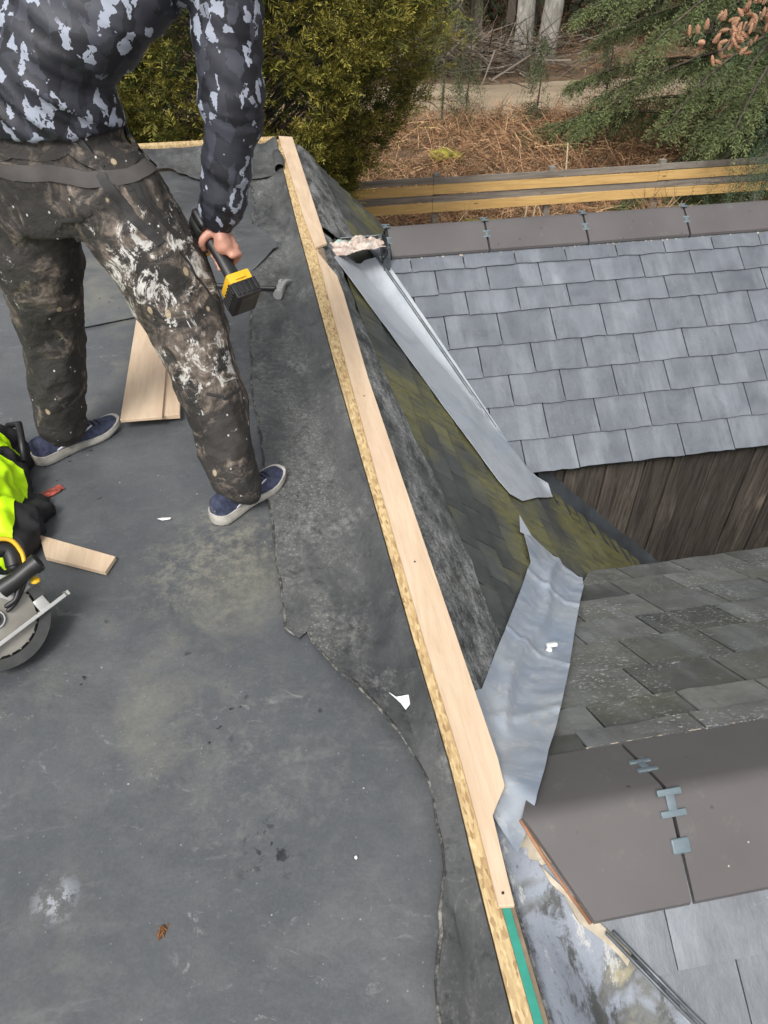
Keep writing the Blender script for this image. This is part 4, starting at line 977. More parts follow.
board('timber_batten', [(3.50,-1.45),(3.61,-1.16),(3.66,-1.18),(3.55,-1.47)], .005, .035, 'brown timber batten lying behind the man\'s left knee', 'batten', 'wood')
board('mitred_offcut', [(1.81,-1.056),(1.675,-.823),(1.616,-.847),(1.71,-1.025)], .005, .020, 'pale slanted wood offcut lying beside the circular saw', 'offcut')
# scraps
def scrap(a, b, pts, label, z=None, h=.002, mat='white', cat='scrap', name='torn_scrap'):
    zz = (flapH(a, b)+.012) if z is None else z
    bm = BM(); prism(bm, [(a+p[1], b+p[0]) for p in pts], lambda p: W(p[0], p[1], zz+.25*abs(p[1]-b)), lambda p: W(p[0], p[1], zz+h+.25*abs(p[1]-b))); return tag(obj(name, bm, M[mat]), label, cat)
scrap(1.05,-.095, [(-.028,.022),(-.012,.008),(.03,.006),(.024,-.012),(.004,-.03),(-.004,-.01)], 'torn white scrap lying on the old membrane strip beside the kerb')
scrap(1.83,-.69, [(-.022,.001),(-.010,.005),(.004,.003),(.020,-.002),(.016,-.006),(.002,-.003),(-.008,-.005)], 'small sliver of white plastic on the flat roof below the man\'s right foot', z=.004)
crumple('red_scrap', W(2.03,-1.05,.006), (.032,.016,.007), 8, M['red'], 'small crumpled reddish scrap beside the jacket and the man\'s left heel', 'scrap', rot=.8, amp=.2, freq=1.3)
crumple('dead_leaf', W(.62,-.655,.004), (.006,.009,.006), 4, M['leaf'], 'tiny curled brown dead leaf on the near part of the flat roof', 'leaf')
bm = BM(); lump(bm, W(.695,-.262,.004), .0038, 3, sub=2); tag(obj('white_pebble', bm, M['white'], smooth=60), 'tiny white crumb on the flat roof left of the curved membrane edge', 'crumb')
bm = BM(); z_ = leadH(1.36,.45)+.022; fbox(bm, W(1.37,.45,z_), Bv, (Av-Zv*.67).normalized(), (Av*.67+Zv).normalized(), (.034,.018,.012), .004); lump(bm, W(1.355,.437,z_-.004), .010, 5, sub=2)
tag(obj('white_lump', bm, M['white'], smooth=50), 'small white lump resting on the crumpled lead sheet', 'lump')
# ------------------------------------------------------------------ jacket
def jk(bm):
    for c, r_ in (((-1.08,1.62,.05),(.11,.13,.085)), ((-1.18,1.76,.07),(.14,.15,.12)), ((-1.30,1.64,.08),(.22,.2,.14)), ((-1.22,1.94,.07),(.11,.12,.10)), ((-1.38,1.88,.08),(.2,.2,.13)), ((-1.04,1.70,.03),(.06,.14,.05)), ((-1.17,2.02,.05),(.06,.07,.08))): ell(bm, c, r_)
def jkd(p, n):
    q = Vector((p.x*7+p.y*5, p.y*6-p.x*5, p.z*5)); a = 1-abs(mn.noise(q))*2.6; b = 1-abs(mn.noise(q*2.3+Vector((3,3,3))))*2.4
    q2 = Vector((p.x*4-p.y*9, p.y*3, p.z*9)); c = 1-abs(mn.noise(q2))*2.6
    return .022*a + .011*b + .012*c - .016
me = soft(jk, .0065, 4, jkd)
for v in me.vertices: v.co.z = max(v.co.z, .004); v.co.x -= .055
jac = link_mesh('jacket', me, M['darkmatt'], smooth=180); tag(jac, 'crumpled black and fluorescent yellow hi-vis jacket heaped on the flat roof by the left edge', 'jacket')
pnl = cutpatch(jac, [((-1.105,1.75,0),(1,.25,0)), ((-1.1,1.86,0),(-.1,1,.0)), ((-1.1,1.50,0),(0,-1,-.15)), ((0,0,.035),(0,0,-1)), ((-1.42,0,0),(-1,0,0))], .005, 'hi_vis_panel', M['hiviz'], jac)
cutpatch(jac, [((-1.205,1.95,0),(1,-.3,0)), ((-1.1,1.985,0),(0,1,0)), ((-1.1,1.905,0),(.25,-1,0)), ((0,0,.05),(0,0,-1)), ((-1.42,0,0),(-1,0,0))], .005, 'hi_vis_panel', M['hiviz'], jac)
cutpatch(jac, [((-1.19,1.8,0),(1,.0,0)), ((-1.1,1.85,0),(-.1,1,0)), ((-1.1,1.80,0),(.1,-1,0)), ((0,0,.05),(0,0,-1)), ((-1.42,0,0),(-1,0,0))], .0095, 'reflective_band', M['reflect'], jac)
bm = BM(); tube(bm, [(-1.245,2.06,.13),(-1.195,2.04,.15),(-1.17,1.98,.13),(-1.155,1.92,.09)], [.010,.012,.011,.009], 8); obj('zip_collar', bm, M['dark'], jac, smooth=180)
# ------------------------------------------------------------------ circular saw lying on its motor
SC = Vector((-.975,1.235,.125)); SZ = (Vector((0,0,1.6))-SC).normalized(); SX = Vector((0,1,0)).cross(SZ).normalized(); SX = Vector((SX.x, SX.y, SX.z*.0+SX.z*1)); SX = (Vector((.985,.17,0))-SZ*Vector((.985,.17,0)).dot(SZ)).normalized(); SY = SZ.cross(SX).normalized()
saw = empty('circular_saw', (-.972,1.30,0), 'cordless circular saw lying on its side at the left edge, grey blade facing up', 'saw')
def S3(x, y, z=0): return SC + SX*x + SY*y + SZ*z
def disc(bm, r0, r1, a0, a1, z0, z1, n=40, c=(0,0)):
    A0 = [R(a0+(a1-a0)*i/n) for i in range(n+1)]
    full = abs(a1-a0) >= 360
    rg = [[bm.verts.new(S3(c[0]+r*math.cos(t), c[1]+r*math.sin(t), z)) for t in (A0[:-1] if full else A0)] for r, z in ((r0,z0),(r1,z0),(r1,z1),(r0,z1))]
    m = len(rg[0])
    for j in range(4):
        for i in range(m if full else m-1): bm.faces.new([rg[j][i], rg[j][(i+1) % m], rg[(j+1) % 4][(i+1) % m], rg[(j+1) % 4][i]])
    if not full:
        bm.faces.new([rg[j][0] for j in range(4)]); bm.faces.new([rg[j][-1] for j in range(4)][::-1])
bm = BM(); disc(bm, .012, .094, 0, 360, .000, .0025, 72)
# teeth
for i in range(24):
    t = R(i*15); bm.faces.new([bm.verts.new(S3(.0935*math.cos(t), .0935*math.sin(t), .0012)), bm.verts.new(S3(.0985*math.cos(t+.05), .0985*math.sin(t+.05), .0012)), bm.verts.new(S3(.0935*math.cos(t+.1), .0935*math.sin(t+.1), .0012))])
bl = obj('blade', bm, M['steel'], saw, smooth=30)
bm = BM(); disc(bm, 0.0, .024, 0, 360, .003, .009, 32); disc(bm, .0, .011, 0, 360, .0095, .016, 6); obj('blade_bolt', bm, M['guard'], bl)
bm = BM(); disc(bm, .020, .0235, 0, 360, .0095, .011, 32); obj('washer_ring', bm, M['silver'], bl)
bm = BM(); disc(bm, .100, .128, -150, 38, -.022, .012, 60); disc(bm, .03, .1285, -150, 38, -.030, -.0225, 60); obj('lower_guard', bm, M['guard'], saw, smooth=30)
bm = BM(); disc(bm, .093, .112, 40, 215, -.022, .010, 50); disc(bm, .055, .0925, 44, 215, .0045, .0085, 50); disc(bm, .03, .112, 40, 215, -.034, -.0225, 50); obj('upper_guard', bm, M['silver'], saw, smooth=30)
bd_ = Vector((math.cos(R(33)), math.sin(R(33)))); bn = Vector((bd_.y, -bd_.x))
ex = (SX*bd_.x+SY*bd_.y); ey = (SX*bn.x+SY*bn.y)
bm = BM(); c0 = SC + ex*.012 + ey*.058
fbox(bm, c0+SZ*.018, ex, ey, SZ, (.30,.004,.022)); fbox(bm, c0-SZ*.075, ex, ey, SZ, (.30,.004,.085)); fbox(bm, c0+SZ*.028+ey*-.003, ex, ey, SZ, (.30,.009,.004), .001); fbox(bm, c0+ex*.155-SZ*.02+ey*-.004, ex, ey, SZ, (.006,.012,.17), .001)
obj('base_plate', bm, M['silver'], saw)
bm = BM(); fbox(bm, SC+ex*.105+ey*.038+SZ*.012, ex, ey, SZ, (.03,.035,.03), .004); obj('depth_bracket', bm, M['silver'], saw, smooth=40)
bm = BM(); tube(bm, [S3(.02,.072,.03), S3(.055,.093,.042), S3(.098,.125,.055)], [.024,.021,.022], 20); tube(bm, [S3(.094,.121,.0535), S3(.108,.131,.058)], [.0245,.0245], 20); dp = obj('dust_port', bm, M['dark'], saw, smooth=40)
bm = BM(); tube(bm, [S3(.106,.130,.0575), S3(.1085,.1317,.0587)], .018, 16); obj('port_opening', bm, M['under'], dp)
bm = BM(); limb(bm, [S3(.06,.075,.03), S3(.05,.045,.028), S3(.028,.03,.022)], [.008,.007,.006], n=8); limb(bm, [S3(.075,.085,.028), S3(.052,.04,.02), S3(.03,.018,.014)], [.005,.006,.005], n=8); obj('guard_lever', bm, M['dark'], saw, smooth=180)
bm = BM(); lump(bm, S3(.098,.086,.03), .012, 2, amp=.1); obj('lock_button', bm, M['yellow'], saw, smooth=180)
bm = BM(); limb(bm, [S3(-.10,.13,-.02), S3(-.03,.165,-.01), S3(.04,.175,-.01), S3(.055,.13,-.01)], [.026,.024,.022,.022], n=14); hd_ = obj('rear_handle', bm, M['dark'], saw, smooth=180)
bm = BM(); limb(bm, [S3(-.11,.155,.0), S3(-.03,.190,.010), S3(.042,.199,.008), S3(.072,.165,.006), S3(.078,.125,.006)], [.006,.006,.006,.006,.005], n=8); limb(bm, [S3(-.11,.175,.015), S3(-.06,.185,.02), S3(-.02,.205,.014)], [.007,.008,.004], n=8); obj('handle_trim', bm, M['yellow'], hd_, smooth=180)
bm = BM(); tube(bm, [S3(-.01,.02,-.035), S3(-.01,.02,-.13)], [.048,.044], 24); obj('motor_housing', bm, M['yellow'], saw, smooth=40)
bm = BM(); fbox(bm, S3(-.14,.07,-.07), SX, SY, SZ, (.07,.11,.07), .008); obj('battery', bm, M['dark'], saw, smooth=40)
# ------------------------------------------------------------------ vegetation helpers
def np_mesh(name, V, Q, T, mat, parent=None, origin=None):
    me = bpy.data.meshes.new(name); nv, nf2 = len(V), len(Q)
    me.vertices.add(nv); me.vertices.foreach_set('co', V.astype('f').ravel())
    me.loops.add(nf2*4); me.loops.foreach_set('vertex_index', Q.astype('i').ravel())
    me.polygons.add(nf2); me.polygons.foreach_set('loop_start', np.arange(0, nf2*4, 4, dtype='i')); me.polygons.foreach_set('loop_total', np.full(nf2, 4, 'i'))
    me.update(calc_edges=True)
    ca = me.color_attributes.new('tint', 'FLOAT_COLOR', 'POINT'); ca.data.foreach_set('color', np.hstack([T, np.ones((nv, 1))]).astype('f').ravel())
    me.validate()
    return link_mesh(name, me, mat, parent, origin)
def unit(v): return v/np.maximum(np.linalg.norm(v, axis=-1, keepdims=True), 1e-9)
def sprays(P, D, L, Wd, n, leaf, lw, c_in, c_tip, droop=.2, flat=.35, tv=.25, bias=None):
    """P,D (m,3) base and direction; each spray = n pairs of leaflets on a drooping axis; tint runs from inner to tip colour"""
    m = len(P); D = unit(D); up = np.array([0,0,1.]) + rng.normal(0, .35, (m, 3)); S = unit(np.cross(D, up)); U = np.cross(S, D)
    V = []; T = []; br = 1 + rng.normal(0, tv, (m, 1)); br = np.clip(br, .45, 1.8)
    for i in range(n):
        t = (i+.4)/n; base = P + D*L[:, None]*t - np.array([0,0,1.])*(droop*L[:, None]*t*t)
        for s in (-1, 1):
            dirn = unit(D*(.8) + S*s*(.75) + U*rng.normal(0, flat, (m, 1)) - np.array([0,0,droop*t]))
            ll = leaf*(1.15-.75*t)*(.8+.4*rng.random((m, 1))); wv = unit(np.cross(dirn, U+rng.normal(0, .3, (m, 3))))*lw*.5
            q = np.stack([base, base+dirn*ll*.5+wv, base+dirn*ll, base+dirn*ll*.5-wv], 1); V.append(q)
            mixv = np.clip(t*.8+rng.normal(0, .12, (m, 1)), 0, 1) if bias is None else np.clip(t*.5+bias[:, None]*.7-.15+rng.normal(0, .12, (m, 1)), 0, 1)
            c = (np.array(c_in)*(1-mixv)+np.array(c_tip)*mixv)*br; T.append(np.repeat(c[:, None, :], 4, 1))
    V = np.concatenate(V, 0).reshape(-1, 3); T = np.concatenate(T, 0).reshape(-1, 3); Q = np.arange(len(V)).reshape(-1, 4)
    return V, Q, np.clip(T, 0, 1)
def strands(P, D, L, w, c, curl=.5, seg=3, grav=.3):
    m = len(P); D = unit(D); side = unit(np.cross(D, rng.normal(0, 1, (m, 3)))); V = []; cur = P.copy(); d = D.copy()
    bend = rng.normal(0, curl, (m, 3)); pts = [cur]
    for i in range(seg):
        d = unit(d + bend/seg - np.array([0,0,grav/seg])); cur = cur + d*(L/seg)[:, None]; pts.append(cur)
    for i in range(seg):
        w0 = w[:, None]*(1-i/seg*.6); w1 = w[:, None]*(1-(i+1)/seg*.6)
        V.append(np.stack([pts[i]-side*w0, pts[i]+side*w0, pts[i+1]+side*w1, pts[i+1]-side*w1], 1))
    V = np.concatenate(V, 0).reshape(-1, 3); T = np.concatenate([np.repeat(c[:, None, :], 4, 1)]*seg, 0).reshape(-1, 3)
    return V, np.arange(len(V)).reshape(-1, 4), T
def cat3(L):
    V = np.concatenate([x[0] for x in L]); off = 0; Q = []
    for x in L: Q.append(x[1]+off); off += len(x[0])
    return V, np.concatenate(Q), np.concatenate([x[2] for x in L])
# ---- golden conifer
def conifer_golden(c, zb, zt, rmax, zr, nb, name, label, seed):
    t = empty(name, (c[0], c[1], zb), label, 'tree')
    bm = BM(); tube(bm, [(c[0], c[1], zb-.1), (c[0]+.03, c[1], zb+(zt-zb)*.5), (c[0], c[1], zt-.3)], [.16,.09,.02], 12); obj('trunk', bm, M['bark_dark'], t, smooth=180)
    P = []; D = []; Lh = []; Bi = []; LB = BM()
    for i in range(nb):
        z = zb+.15 + (zt-zb-.2)*rng.random(); prof = rmax*(min(1, ((z-zb)/(zr-zb)))**.85 if z < zr else max(.05, 1-((z-zr)/(zt-zr))**1.4)); th = rng.random()*2*math.pi
        lob = 1+.16*math.sin(3*th+z*1.7+seed)+.12*math.sin(5*th-z*3)
        rad = prof*lob*(.93+.14*rng.random()); r0 = rad*(.35 if rng.random() < .25 else .62)
        d = np.array([math.cos(th), math.sin(th), .55+.3*rng.random()]); tip = np.array([c[0]+rad*math.cos(th), c[1]+rad*math.sin(th), z])
        L_ = rad-r0
        if i % 3 == 0: tube(LB, [Vector((c[0], c[1], z-.5*rad)), Vector(tuple(tip-np.array([math.cos(th)*L_, math.sin(th)*L_, .15])))], [.02,.006], 5)
        ns = 22
        u = rng.random(ns)**.7
        base = tip - unit(d)*L_*(1-u)[:, None] + rng.normal(0, .06, (ns, 3)); dd = unit(d) + rng.normal(0, .42, (ns, 3))
        P.append(base); D.append(dd); Lh.append(.13+.12*rng.random(ns)); Bi.append(u + rng.normal(0, .25))
    V, Q, T = sprays(np.concatenate(P), np.concatenate(D), np.concatenate(Lh), None, 8, .07, .011, (.030,.052,.013), (.25,.215,.04), .15, .4, .3, bias=np.concatenate(Bi))
    obj('limbs', LB, M['bark_dark'], t)
    np_mesh('crown', V, Q, T, M['tint'], t)
conifer_golden((-1.35, 8.5), -3.2, 3.4, 1.72, .2, 1900, 'golden_conifer', 'dense golden-green conifer rising behind the far corner of the flat roof', 1)
# ---- spruce with drooping branches at the right
def spruce(c, zb, zt, R0, nl, name, label, cones=0, dens=1., seed=0, th_rng=None, lowbias=1., green=((.03,.045,.024),(.10,.13,.07))):
    g_ = random.Random(seed); t = empty(name, (c[0], c[1], zb), label, 'tree')
    bm = BM(); tube(bm, [(c[0], c[1], zb-.1), (c[0]+.05, c[1]+.05, (zb+zt)/2), (c[0], c[1], zt)], [.22,.13,.02], 12); obj('trunk', bm, M['bark_dark'], t, smooth=180)
    P = []; D = []; L_ = []; B_ = []; LB = BM()
    for i in range(nl):
        f = (i/nl)**lowbias; z = zb+.5+(zt-zb-.6)*f; th = g_.random()*2*math.pi if th_rng is None else g_.uniform(*th_rng)
        R_ = R0*(1-.75*f)*g_.uniform(.75, 1.1); dr = g_.uniform(.12, .3)
        pts = []
        for j in range(9):
            s = j/8; pts.append(Vector((c[0]+R_*s*math.cos(th+.12*s), c[1]+R_*s*math.sin(th+.12*s), z + .25*R_*s - dr*R_*s*s*2.)))
        tube(LB, pts, [.035*(1-j/9)+.004 for j in range(9)], 5)
        nt = int(R_*17*dens)
        for k in range(nt):
            s = g_.uniform(.15, 1)**.8; q = s*8; j = min(7, int(q)); p = pts[j].lerp(pts[j+1], q-j); sd_ = 1 if k % 2 else -1
            side = th + sd_*g_.uniform(.5, 1.3); tl = g_.uniform(.25, .65)*(1.15-.6*s)
            d = Vector((math.cos(side), math.sin(side), -g_.uniform(.1, .9)))
            # each twig carries a row of small sprays
            for h in range(4):
                hh_ = h/4; P.append(p + d.normalized()*tl*hh_ - Zv*(.3*tl*hh_*hh_)); D.append(d + Vector((g_.gauss(0,.35), g_.gauss(0,.35), g_.gauss(-.25,.3)))); L_.append(g_.uniform(.14, .26)); B_.append(s*.6+hh_*.3)
    P = np.array([tuple(p) for p in P]); D = np.array([tuple(p) for p in D])
    V, Q, T = sprays(P, D, np.array(L_), None, 5, .085, .014, *green, .35, .7, .3, bias=np.array(B_))
    obj('limbs', LB, M['bark_dark'], t); np_mesh('crown', V, Q, T, M['tint'], t)
    return t
sp = spruce((6.7,13.6), -3.05, 5.5, 4.6, 100, 'spruce_tree', 'large green spruce with drooping branches and brown cones at the right edge', dens=2.3, seed=4, lowbias=1.7, green=((.045,.065,.024),(.17,.195,.08)))
# cones on the branch that reaches towards the camera
def cone_mesh():
    bm = BM(); L = .11; n = 9
    tube(bm, [(0,0,0),(0,0,-L*.3),(0,0,-L*.7),(0,0,-L)], [.008,.018,.017,.006], 8)
    for i in range(7):
        for k in range(6):
            th = k*math.pi/3+i*.5; z = -L*(.1+.12*i); r = .020*math.sin(math.pi*(.2+.1*i))+.003
            a = Vector((math.cos(th)*r*.7, math.sin(th)*r*.7, z)); tp = Vector((math.cos(th)*(r+.007), math.sin(th)*(r+.007), z-.014)); s = Vector((-math.sin(th), math.cos(th), 0))*.008
            bm.faces.new([bm.verts.new(a-s), bm.verts.new(tp-s*.5), bm.verts.new(tp+s*.5), bm.verts.new(a+s)])
    me = bpy.data.meshes.new('cone'); bm.to_mesh(me); bm.free(); me.materials.append(M['cone']); return me
cm = cone_mesh(); spo = ORI[sp]
lb = BM(); br_pts = [Vector((6.9,13.4,.9)), Vector((5.2,11.4,.55)), Vector((4.3,10.0,.15)), Vector((3.55,9.2,-.15))]
tube(lb, br_pts, [.04,.03,.02,.008], 6); tube(lb, [Vector((5.2,11.4,.55)), Vector((4.5,10.9,.3)), Vector((3.9,10.5,-.1))], [.02,.012,.005], 5)
lm = obj('limbs', lb, M['bark_dark'], sp, smooth=180); P = []; D = []
g_ = random.Random(9)
for i in range(230):
    s = g_.random()*2.99; j = int(s); p = br_pts[j].lerp(br_pts[j+1], s-j) if g_.random() < .65 else Vector((5.2,11.4,.55)).lerp(Vector((3.9,10.5,-.1)), g_.random())
    P.append(tuple(p + Vector((g_.gauss(0,.14), g_.gauss(0,.14), g_.gauss(-.05,.10))))); D.append((g_.gauss(-.4,.6), g_.gauss(-.5,.5), g_.gauss(-.5,.4)))
low_ = [Vector((6.7,13.6,-1.2)), Vector((5.8,11.6,-.8)), Vector((5.1,10.3,-1.2)), Vector((4.45,9.8,-1.75))]
lb2 = BM(); tube(lb2, low_, [.035,.025,.014,.005], 6); obj('limbs', lb2, M['bark_dark'], sp, smooth=180)
for i in range(950):
    s = .4+g_.random()*2.55; j = min(2, int(s)); p = low_[j].lerp(low_[j+1], s-j)
    P.append(tuple(p + Vector((g_.gauss(.1,.28), g_.gauss(0,.2), g_.gauss(-.12,.20))))); D.append((g_.gauss(-.2,.5), g_.gauss(-.4,.5), g_.gauss(-.9,.4)))
V, Q, T = sprays(np.array(P), np.array(D), np.full(len(P), .22), None, 7, .06, .008, (.03,.05,.028), (.12,.17,.09), .3, .8, .25)
np_mesh('crown', V, Q, T, M['tint'], sp)
for i in range(98):
    s = 1.55+g_.random()**.8*1.42; j = min(2, int(s)); p = br_pts[j].lerp(br_pts[j+1], s-j)
    q = p + Vector((g_.gauss(-.04,.2), g_.gauss(0,.16), g_.gauss(.08,.14)))
    o = bpy.data.objects.new('cone', cm); COL.objects.link(o); o.parent = sp; o.location = q-spo
    o.rotation_euler = (g_.gauss(0,.6), g_.gauss(0,.6), g_.random()*6); o.scale = (g_.uniform(.75,1.1),)*3
# ---- pale trunks
def pale_tree(x, y, lean, r0, label, seed):
    z0 = gz(x, y); t = empty('pale_tree', (x, y, z0), label, 'tree', 'pale-barked trees beyond the track')
    bm = BM(); pts = [Vector((x+lean*h+.06*mn.noise(Vector((h*.5, seed, 0))), y+.05*h*mn.noise(Vector((seed, h*.3, 2))), z0-.15+h)) for h in np.linspace(0, 12, 22)]
    tube(bm, pts, [r0*(1.25 if i == 0 else 1)*(1-.07*i*.5) for i in range(22)], 14)
    tr_ = obj('trunk', bm, M['bark_pale'], t, smooth=180)
    bm = BM(); P = []; D = []; g2 = random.Random(seed)
    for i in range(26):
        p = pts[g2.randrange(11, 22)]; th = g2.random()*6.28; L_ = g2.uniform(.8, 2.2); e = p+Vector((math.cos(th)*L_, math.sin(th)*L_, g2.uniform(-.2,.5))); tube(bm, [p, p.lerp(e, .5)+Zv*.15, e], [.04,.02,.006], 5)
        for k in range(30): P.append(tuple(p.lerp(e, g2.uniform(.3, 1.05))+Vector((g2.gauss(0,.15), g2.gauss(0,.15), g2.gauss(0,.15))))); D.append((g2.gauss(0,1), g2.gauss(0,1), g2.gauss(0,.6)))
    obj('limbs', bm, M['bark_dark'], t)
    V, Q, T = sprays(np.array(P), np.array(D), np.full(len(P), .35), None, 4, .16, .04, (.03,.05,.02), (.09,.12,.05), .2, .6, .3); np_mesh('crown', V, Q, T, M['tint'], t)
pale_tree(3.5, 22.3, .0, .24, 'left one of the two pale-barked trunks beyond the dirt track', 1)
pale_tree(4.2, 22.8, .07, .27, 'right one of the two pale-barked trunks beyond the dirt track, leaning right', 2)
# ---- wispy young trees by the track (hanging, sparse)
def wispy(x, y, h, label, seed, n=60, spread=.5):
    z0 = gz(x, y); t = empty('young_tree', (x, y, z0), label, 'tree', 'wispy young trees near the track'); g2 = random.Random(seed)
    bm = BM(); top = Vector((x+g2.uniform(-.2,.2), y, z0+h)); tube(bm, [(x, y, z0-.05), Vector((x, y, z0)).lerp(top, .5)+Vector((.05,0,0)), top], [.022,.014,.005], 6); P = []; D = []
    for i in range(n):
        f = g2.uniform(.1, 1); p = Vector((x, y, z0)).lerp(top, f); th = g2.random()*6.28; L_ = spread*g2.uniform(.4, 1)*(1.2-.7*f); e = p+Vector((math.cos(th)*L_, math.sin(th)*L_, -L_*.5))
        if i % 2 == 0: tube(bm, [p, p.lerp(e,.5)+Zv*.06, e], [.007,.005,.002], 4)
        for k in range(7): P.append(tuple(p.lerp(e, g2.uniform(.3, 1)))); D.append((math.cos(th)*.5+g2.gauss(0,.3), math.sin(th)*.5+g2.gauss(0,.3), -.9+g2.gauss(0,.3)))
    obj('trunk', bm, M['bark_dark'], t)
    V, Q, T = sprays(np.array(P), np.array(D), np.full(len(P), .22), None, 4, .09, .012, (.05,.065,.03), (.15,.17,.08), .5, .5, .25); np_mesh('crown', V, Q, T, M['tint'], t)
wispy(1.15, 16.6, 3.6, 'tall wispy young tree just right of the golden conifer', 11, 70, .7)
wispy(1.75, 17.9, 2.2, 'low wispy young tree in front of the brush pile', 12, 50, .5)
wispy(3.1, 16.9, 1.7, 'thin feathery sapling in front of the left pale trunk', 13, 45, .4)
wispy(4.3, 16.3, 2.9, 'wispy sapling in front of the spruce branches, right of the pale trunks', 14, 70, .6)
# ---- brush pile beyond the track
m = 800; P = np.stack([rng.normal(2.0, 1.3, m), rng.normal(21.3, .45, m), rng.random(m)*.8-2.95], 1)
V, Q, T = strands(P, np.stack([rng.normal(0,1,m), rng.normal(0,.5,m), rng.normal(.1,.35,m)], 1), rng.uniform(.5,1.4,m), rng.uniform(.006,.022,m), np.array([.12,.1,.08])*rng.uniform(.4,1.8,(m,1)), .3, 2, 0)
o = np_mesh('brush_pile', V, Q, T, M['brk']); tag(o, 'heap of grey cut branches beyond the dirt track, left of the pale trunks', 'brush', kind='stuff')
# ---- dead bracken
def bracken(m, arange, brange, cmul=1., wmul=1., hf=1., avoid=True):
    a = rng.uniform(*arange, m); b = rng.uniform(*brange, m)
    P = np.stack([np.array(W(x, y, 0)) for x, y in zip(a, b)]); 
    cl = np.array([mn.noise(Vector((p[0]*.9, p[1]*.9, 3))) for p in P]); keep = (cl > -.45)
    P = P[keep]; cl = cl[keep]; m = len(P)
    P[:, 2] = [gz(p[0], p[1]) for p in P]; P[:, 2] += rng.random(m)*.30*hf*(.6+cl)
    base = np.array([[.30,.19,.11],[.22,.125,.07],[.40,.29,.18],[.13,.075,.045],[.34,.2,.12]])[rng.integers(0, 5, m)]*rng.uniform(.75,1.6,(m,1))*np.array([1.08,1.,.9])*cmul
    D = np.stack([rng.normal(0,1,m), rng.normal(0,1,m), rng.uniform(.0,1.0,m)], 1)
    return strands(P, D, rng.uniform(.2,.7,m), rng.uniform(.003,.010,m)*wmul, base, 1.1, 3, .9)
def tufts():
    m = 5200; b = rng.uniform(-.5, 8, m); a = rng.uniform(9.12, 9.42, m); P = np.stack([np.array(W(x, y, 0)) for x, y in zip(a, b)])
    h = np.array([mn.noise(Vector((y*1.1, 3, 1))) for y in b]); P[:, 2] = -2.75 + rng.random(m)*(.30+.75*np.clip(h+.15, 0, 1))
    c = np.array([[.32,.2,.11],[.24,.14,.075],[.42,.31,.19]])[rng.integers(0, 3, m)]*rng.uniform(.6, 1.2, (m, 1))
    return strands(P, np.stack([rng.normal(0,1,m), rng.normal(0,.4,m), rng.uniform(.2,1.5,m)], 1), rng.uniform(.2,.5,m), rng.uniform(.003,.007,m), c, 1.0, 3, .9)
L1 = [bracken(26000, (9.3, 17.2), (-3.5, 10)), bracken(7000, (7.0, 9.5), (-2, 9), .9, 1, .9), tufts(), bracken(9000, (20.2, 30), (-8, 18), .55, 1.6)]
# fronds: flattened dead fern leaves
m = 3200; a = rng.uniform(9.4, 17, m); b = rng.uniform(-3, 9.5, m); P = np.stack([np.array(W(x, y, 0)) for x, y in zip(a, b)]); P[:, 2] = [gz(p[0], p[1])+.12+.25*rng.random() for p in P]
L1.append(sprays(P, np.stack([rng.normal(0,1,m), rng.normal(0,1,m), rng.normal(-.1,.35,m)], 1), rng.uniform(.25,.5,m), None, 7, .10, .016, (.17,.095,.05), (.36,.23,.13), .3, .5, .35))
V, Q, T = cat3(L1); o = np_mesh('dead_bracken', V, Q, T, M['brk']); tag(o, 'tangle of reddish-brown dead bracken between the fence and the dirt track', 'bracken', kind='stuff')
# moss mounds
for i, (x, y, r_, lb_) in enumerate(((1.42,11.2,.22,'larger bright yellow-green moss mound just beyond the fence'), (1.1,14.5,.18,'smaller yellow-green moss mound near the track'))):
    bm = BM(); lump(bm, (x, y, gz(x, y)+.16), r_, i, sx=1.7, sz=.6, amp=.4); tag(obj('moss_mound', bm, M['mossmound'], smooth=180), lb_, 'moss', 'moss mounds in the bracken')
# dead stalks
for i, (x, y, h, ln_, lb_) in enumerate(((2.72,11.6,1.25,-.09,'tallest pale dead stalk standing behind the fence'), (2.02,11.0,.62,.03,'short pale stalk beside its twin, left of the tallest one'), (2.13,11.0,.72,.05,'taller of the two short pale stalks behind the fence'))):
    z0 = gz(x, y); bm = BM(); tube(bm, [(x, y, z0-.05), (x+ln_*.4, y, z0+h*.5), (x+ln_, y, z0+h)], [.02,.016,.009], 7)
    if i == 0:
        for k in range(3): tube(bm, [(x+ln_*.4, y, z0+h*(.35+.15*k)), (x+ln_*.4+.25*(1 if k % 2 else -1), y+.05, z0+h*(.5+.16*k))], [.007,.003], 5)
    tag(obj('dead_stalk', bm, M['stalk'], smooth=180), lb_, 'stalk', 'dead stalks behind the fence')
# ---- distant wood
m = 9000; u = rng.random(m); P = np.stack([rng.uniform(-16, 26, m), 24.6+rng.random(m)**1.6*9, -3.2+rng.random(m)*8], 1)
cl = np.array([mn.noise(Vector((p[0]*.5, p[1]*.3, p[2]*.5))) for p in P]); P = P[cl > -.2]; m = len(P)
V, Q, T = sprays(P, np.stack([rng.normal(0,1,m), rng.normal(-.5,.8,m), rng.normal(-.3,.5,m)], 1), rng.uniform(.5,1.1,m), None, 5, .34, .08, (.012,.018,.009), (.05,.065,.03), .3, .6, .4)
V2 = strands(np.stack([rng.uniform(-14,24,160), rng.uniform(25,32,160), np.full(160,-3.2)], 1), np.tile([0,0,1.], (160,1))+rng.normal(0,.06,(160,3)), rng.uniform(5,9,160), rng.uniform(.05,.13,160), np.array([.09,.075,.06])*rng.uniform(.5,1.6,(160,1)), .08, 3, 0)
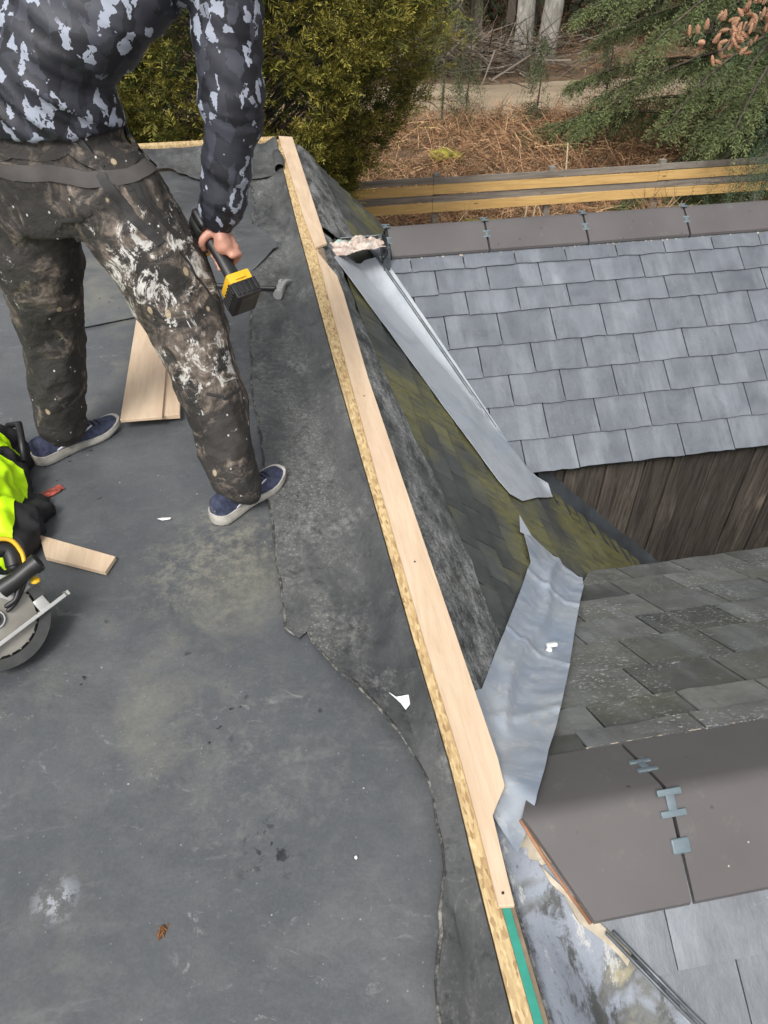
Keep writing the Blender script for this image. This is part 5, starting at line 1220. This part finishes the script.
V, Q, T = cat3([(V, Q, T), V2]); o = np_mesh('distant_wood', V, Q, T, M['tint']); tag(o, 'dark shady wood beyond the dirt track at the top of the photo', 'wood', kind='stuff')
bm = BM(); pts = [(-60,36),(80,36)]; v = [bm.verts.new((x, 36+2*math.sin(x), z)) for x in np.linspace(-60,80,40) for z in (-4, 9+1.5*math.sin(x*.7))]
for i in range(39): bm.faces.new([v[2*i], v[2*i+2], v[2*i+3], v[2*i+1]])
tag(obj('wooded_hill', bm, simple('wood_dark', (.02,.025,.014), .9, sc_=.6, var=.6), origin=(0,0,0)), kind='structure')
# ------------------------------------------------------------------ fence
fence = empty('garden_fence', W(9.5, 3.6, -3.0), 'low horizontal-board fence of alternating yellow and grey timber behind the house', 'fence')
zt = -1.62
labs = ['grey top rail', 'upper yellow new board', 'upper grey weathered board', 'lower yellow new board', None]
spec_ = [('fold', zt-.075, zt, .00), ('fnew', zt-.205, zt-.09, .006), ('fold', zt-.30, zt-.215, -.01), ('fnew', zt-.425, zt-.31, .006), ('fold', zt-.80, zt-.68, 0)]
for (mt, z0, z1, dd), lb_ in zip(spec_, labs):
    bm = BM(); b_ = -1.0; r = random.Random(int(z1*100))
    while b_ < 7.9:
        L_ = 3.0; j1, j2 = r.uniform(-.008,.008), r.uniform(-.008,.008); y0 = 9.50-dd
        box_c(bm, [W(y0-.011,b_,z0+j1),W(y0-.011,b_+L_-.004,z0+j2),W(y0+.011,b_+L_-.004,z0+j2),W(y0+.011,b_,z0+j1),W(y0-.011,b_,z1+j1),W(y0-.011,b_+L_-.004,z1+j2),W(y0+.011,b_+L_-.004,z1+j2),W(y0+.011,b_,z1+j1)]); b_ += L_
    o = obj('fence_board', bm, M[mt], fence)
    if lb_: o['label'] = lb_
for b_ in np.arange(-.95, 8.2, 1.5):
    bm = BM(); abox(bm, 9.525, 9.60, b_-.04, b_+.04, -3.3, zt+.03); obj('fence_post', bm, M['fold'], fence)
# ------------------------------------------------------------------ light
w = bpy.data.worlds.new('World'); sc.world = w; w.use_nodes = True; nt = w.node_tree; bg = nt.nodes['Background']
sky = nt.nodes.new('ShaderNodeTexSky'); sky.sky_type = 'NISHITA'; sky.sun_disc = False
EL, ROT = R(52), R(200)
sky.sun_elevation = EL; sky.sun_rotation = ROT; sky.air_density = 1.0; sky.dust_density = 4.0; sky.ozone_density = 1.0
hs = nt.nodes.new('ShaderNodeHueSaturation'); hs.inputs['Saturation'].default_value = .12   # overcast veil
nt.links.new(sky.outputs[0], hs.inputs['Color']); nt.links.new(hs.outputs[0], bg.inputs[0]); bg.inputs[1].default_value = .14
sd_ = bpy.data.lights.new('sun', 'SUN'); sd_.energy = 1.5; sd_.angle = R(18); sd_.color = (1,.96,.9)
so = bpy.data.objects.new('sun', sd_); COL.objects.link(so)
sdir = Vector((math.sin(ROT)*math.cos(EL), math.cos(ROT)*math.cos(EL), math.sin(EL)))
so.rotation_euler = (-sdir).to_track_quat('-Z', 'Y').to_euler()
# ------------------------------------------------------------------ camera
cam = bpy.data.cameras.new('camera'); co = bpy.data.objects.new('camera', cam); COL.objects.link(co); sc.camera = co
co.location = (0, 0, 1.6); co.rotation_euler = (R(90-42), 0, 0); cam.sensor_fit = 'VERTICAL'; cam.sensor_height = 36; cam.lens = 36*760/1024; cam.clip_start = .05; cam.clip_end = 2000
vs = sc.view_settings; vs.view_transform = 'Standard'; vs.look = 'None'; vs.exposure = .55; vs.gamma = 1; vs.use_curve_mapping = False
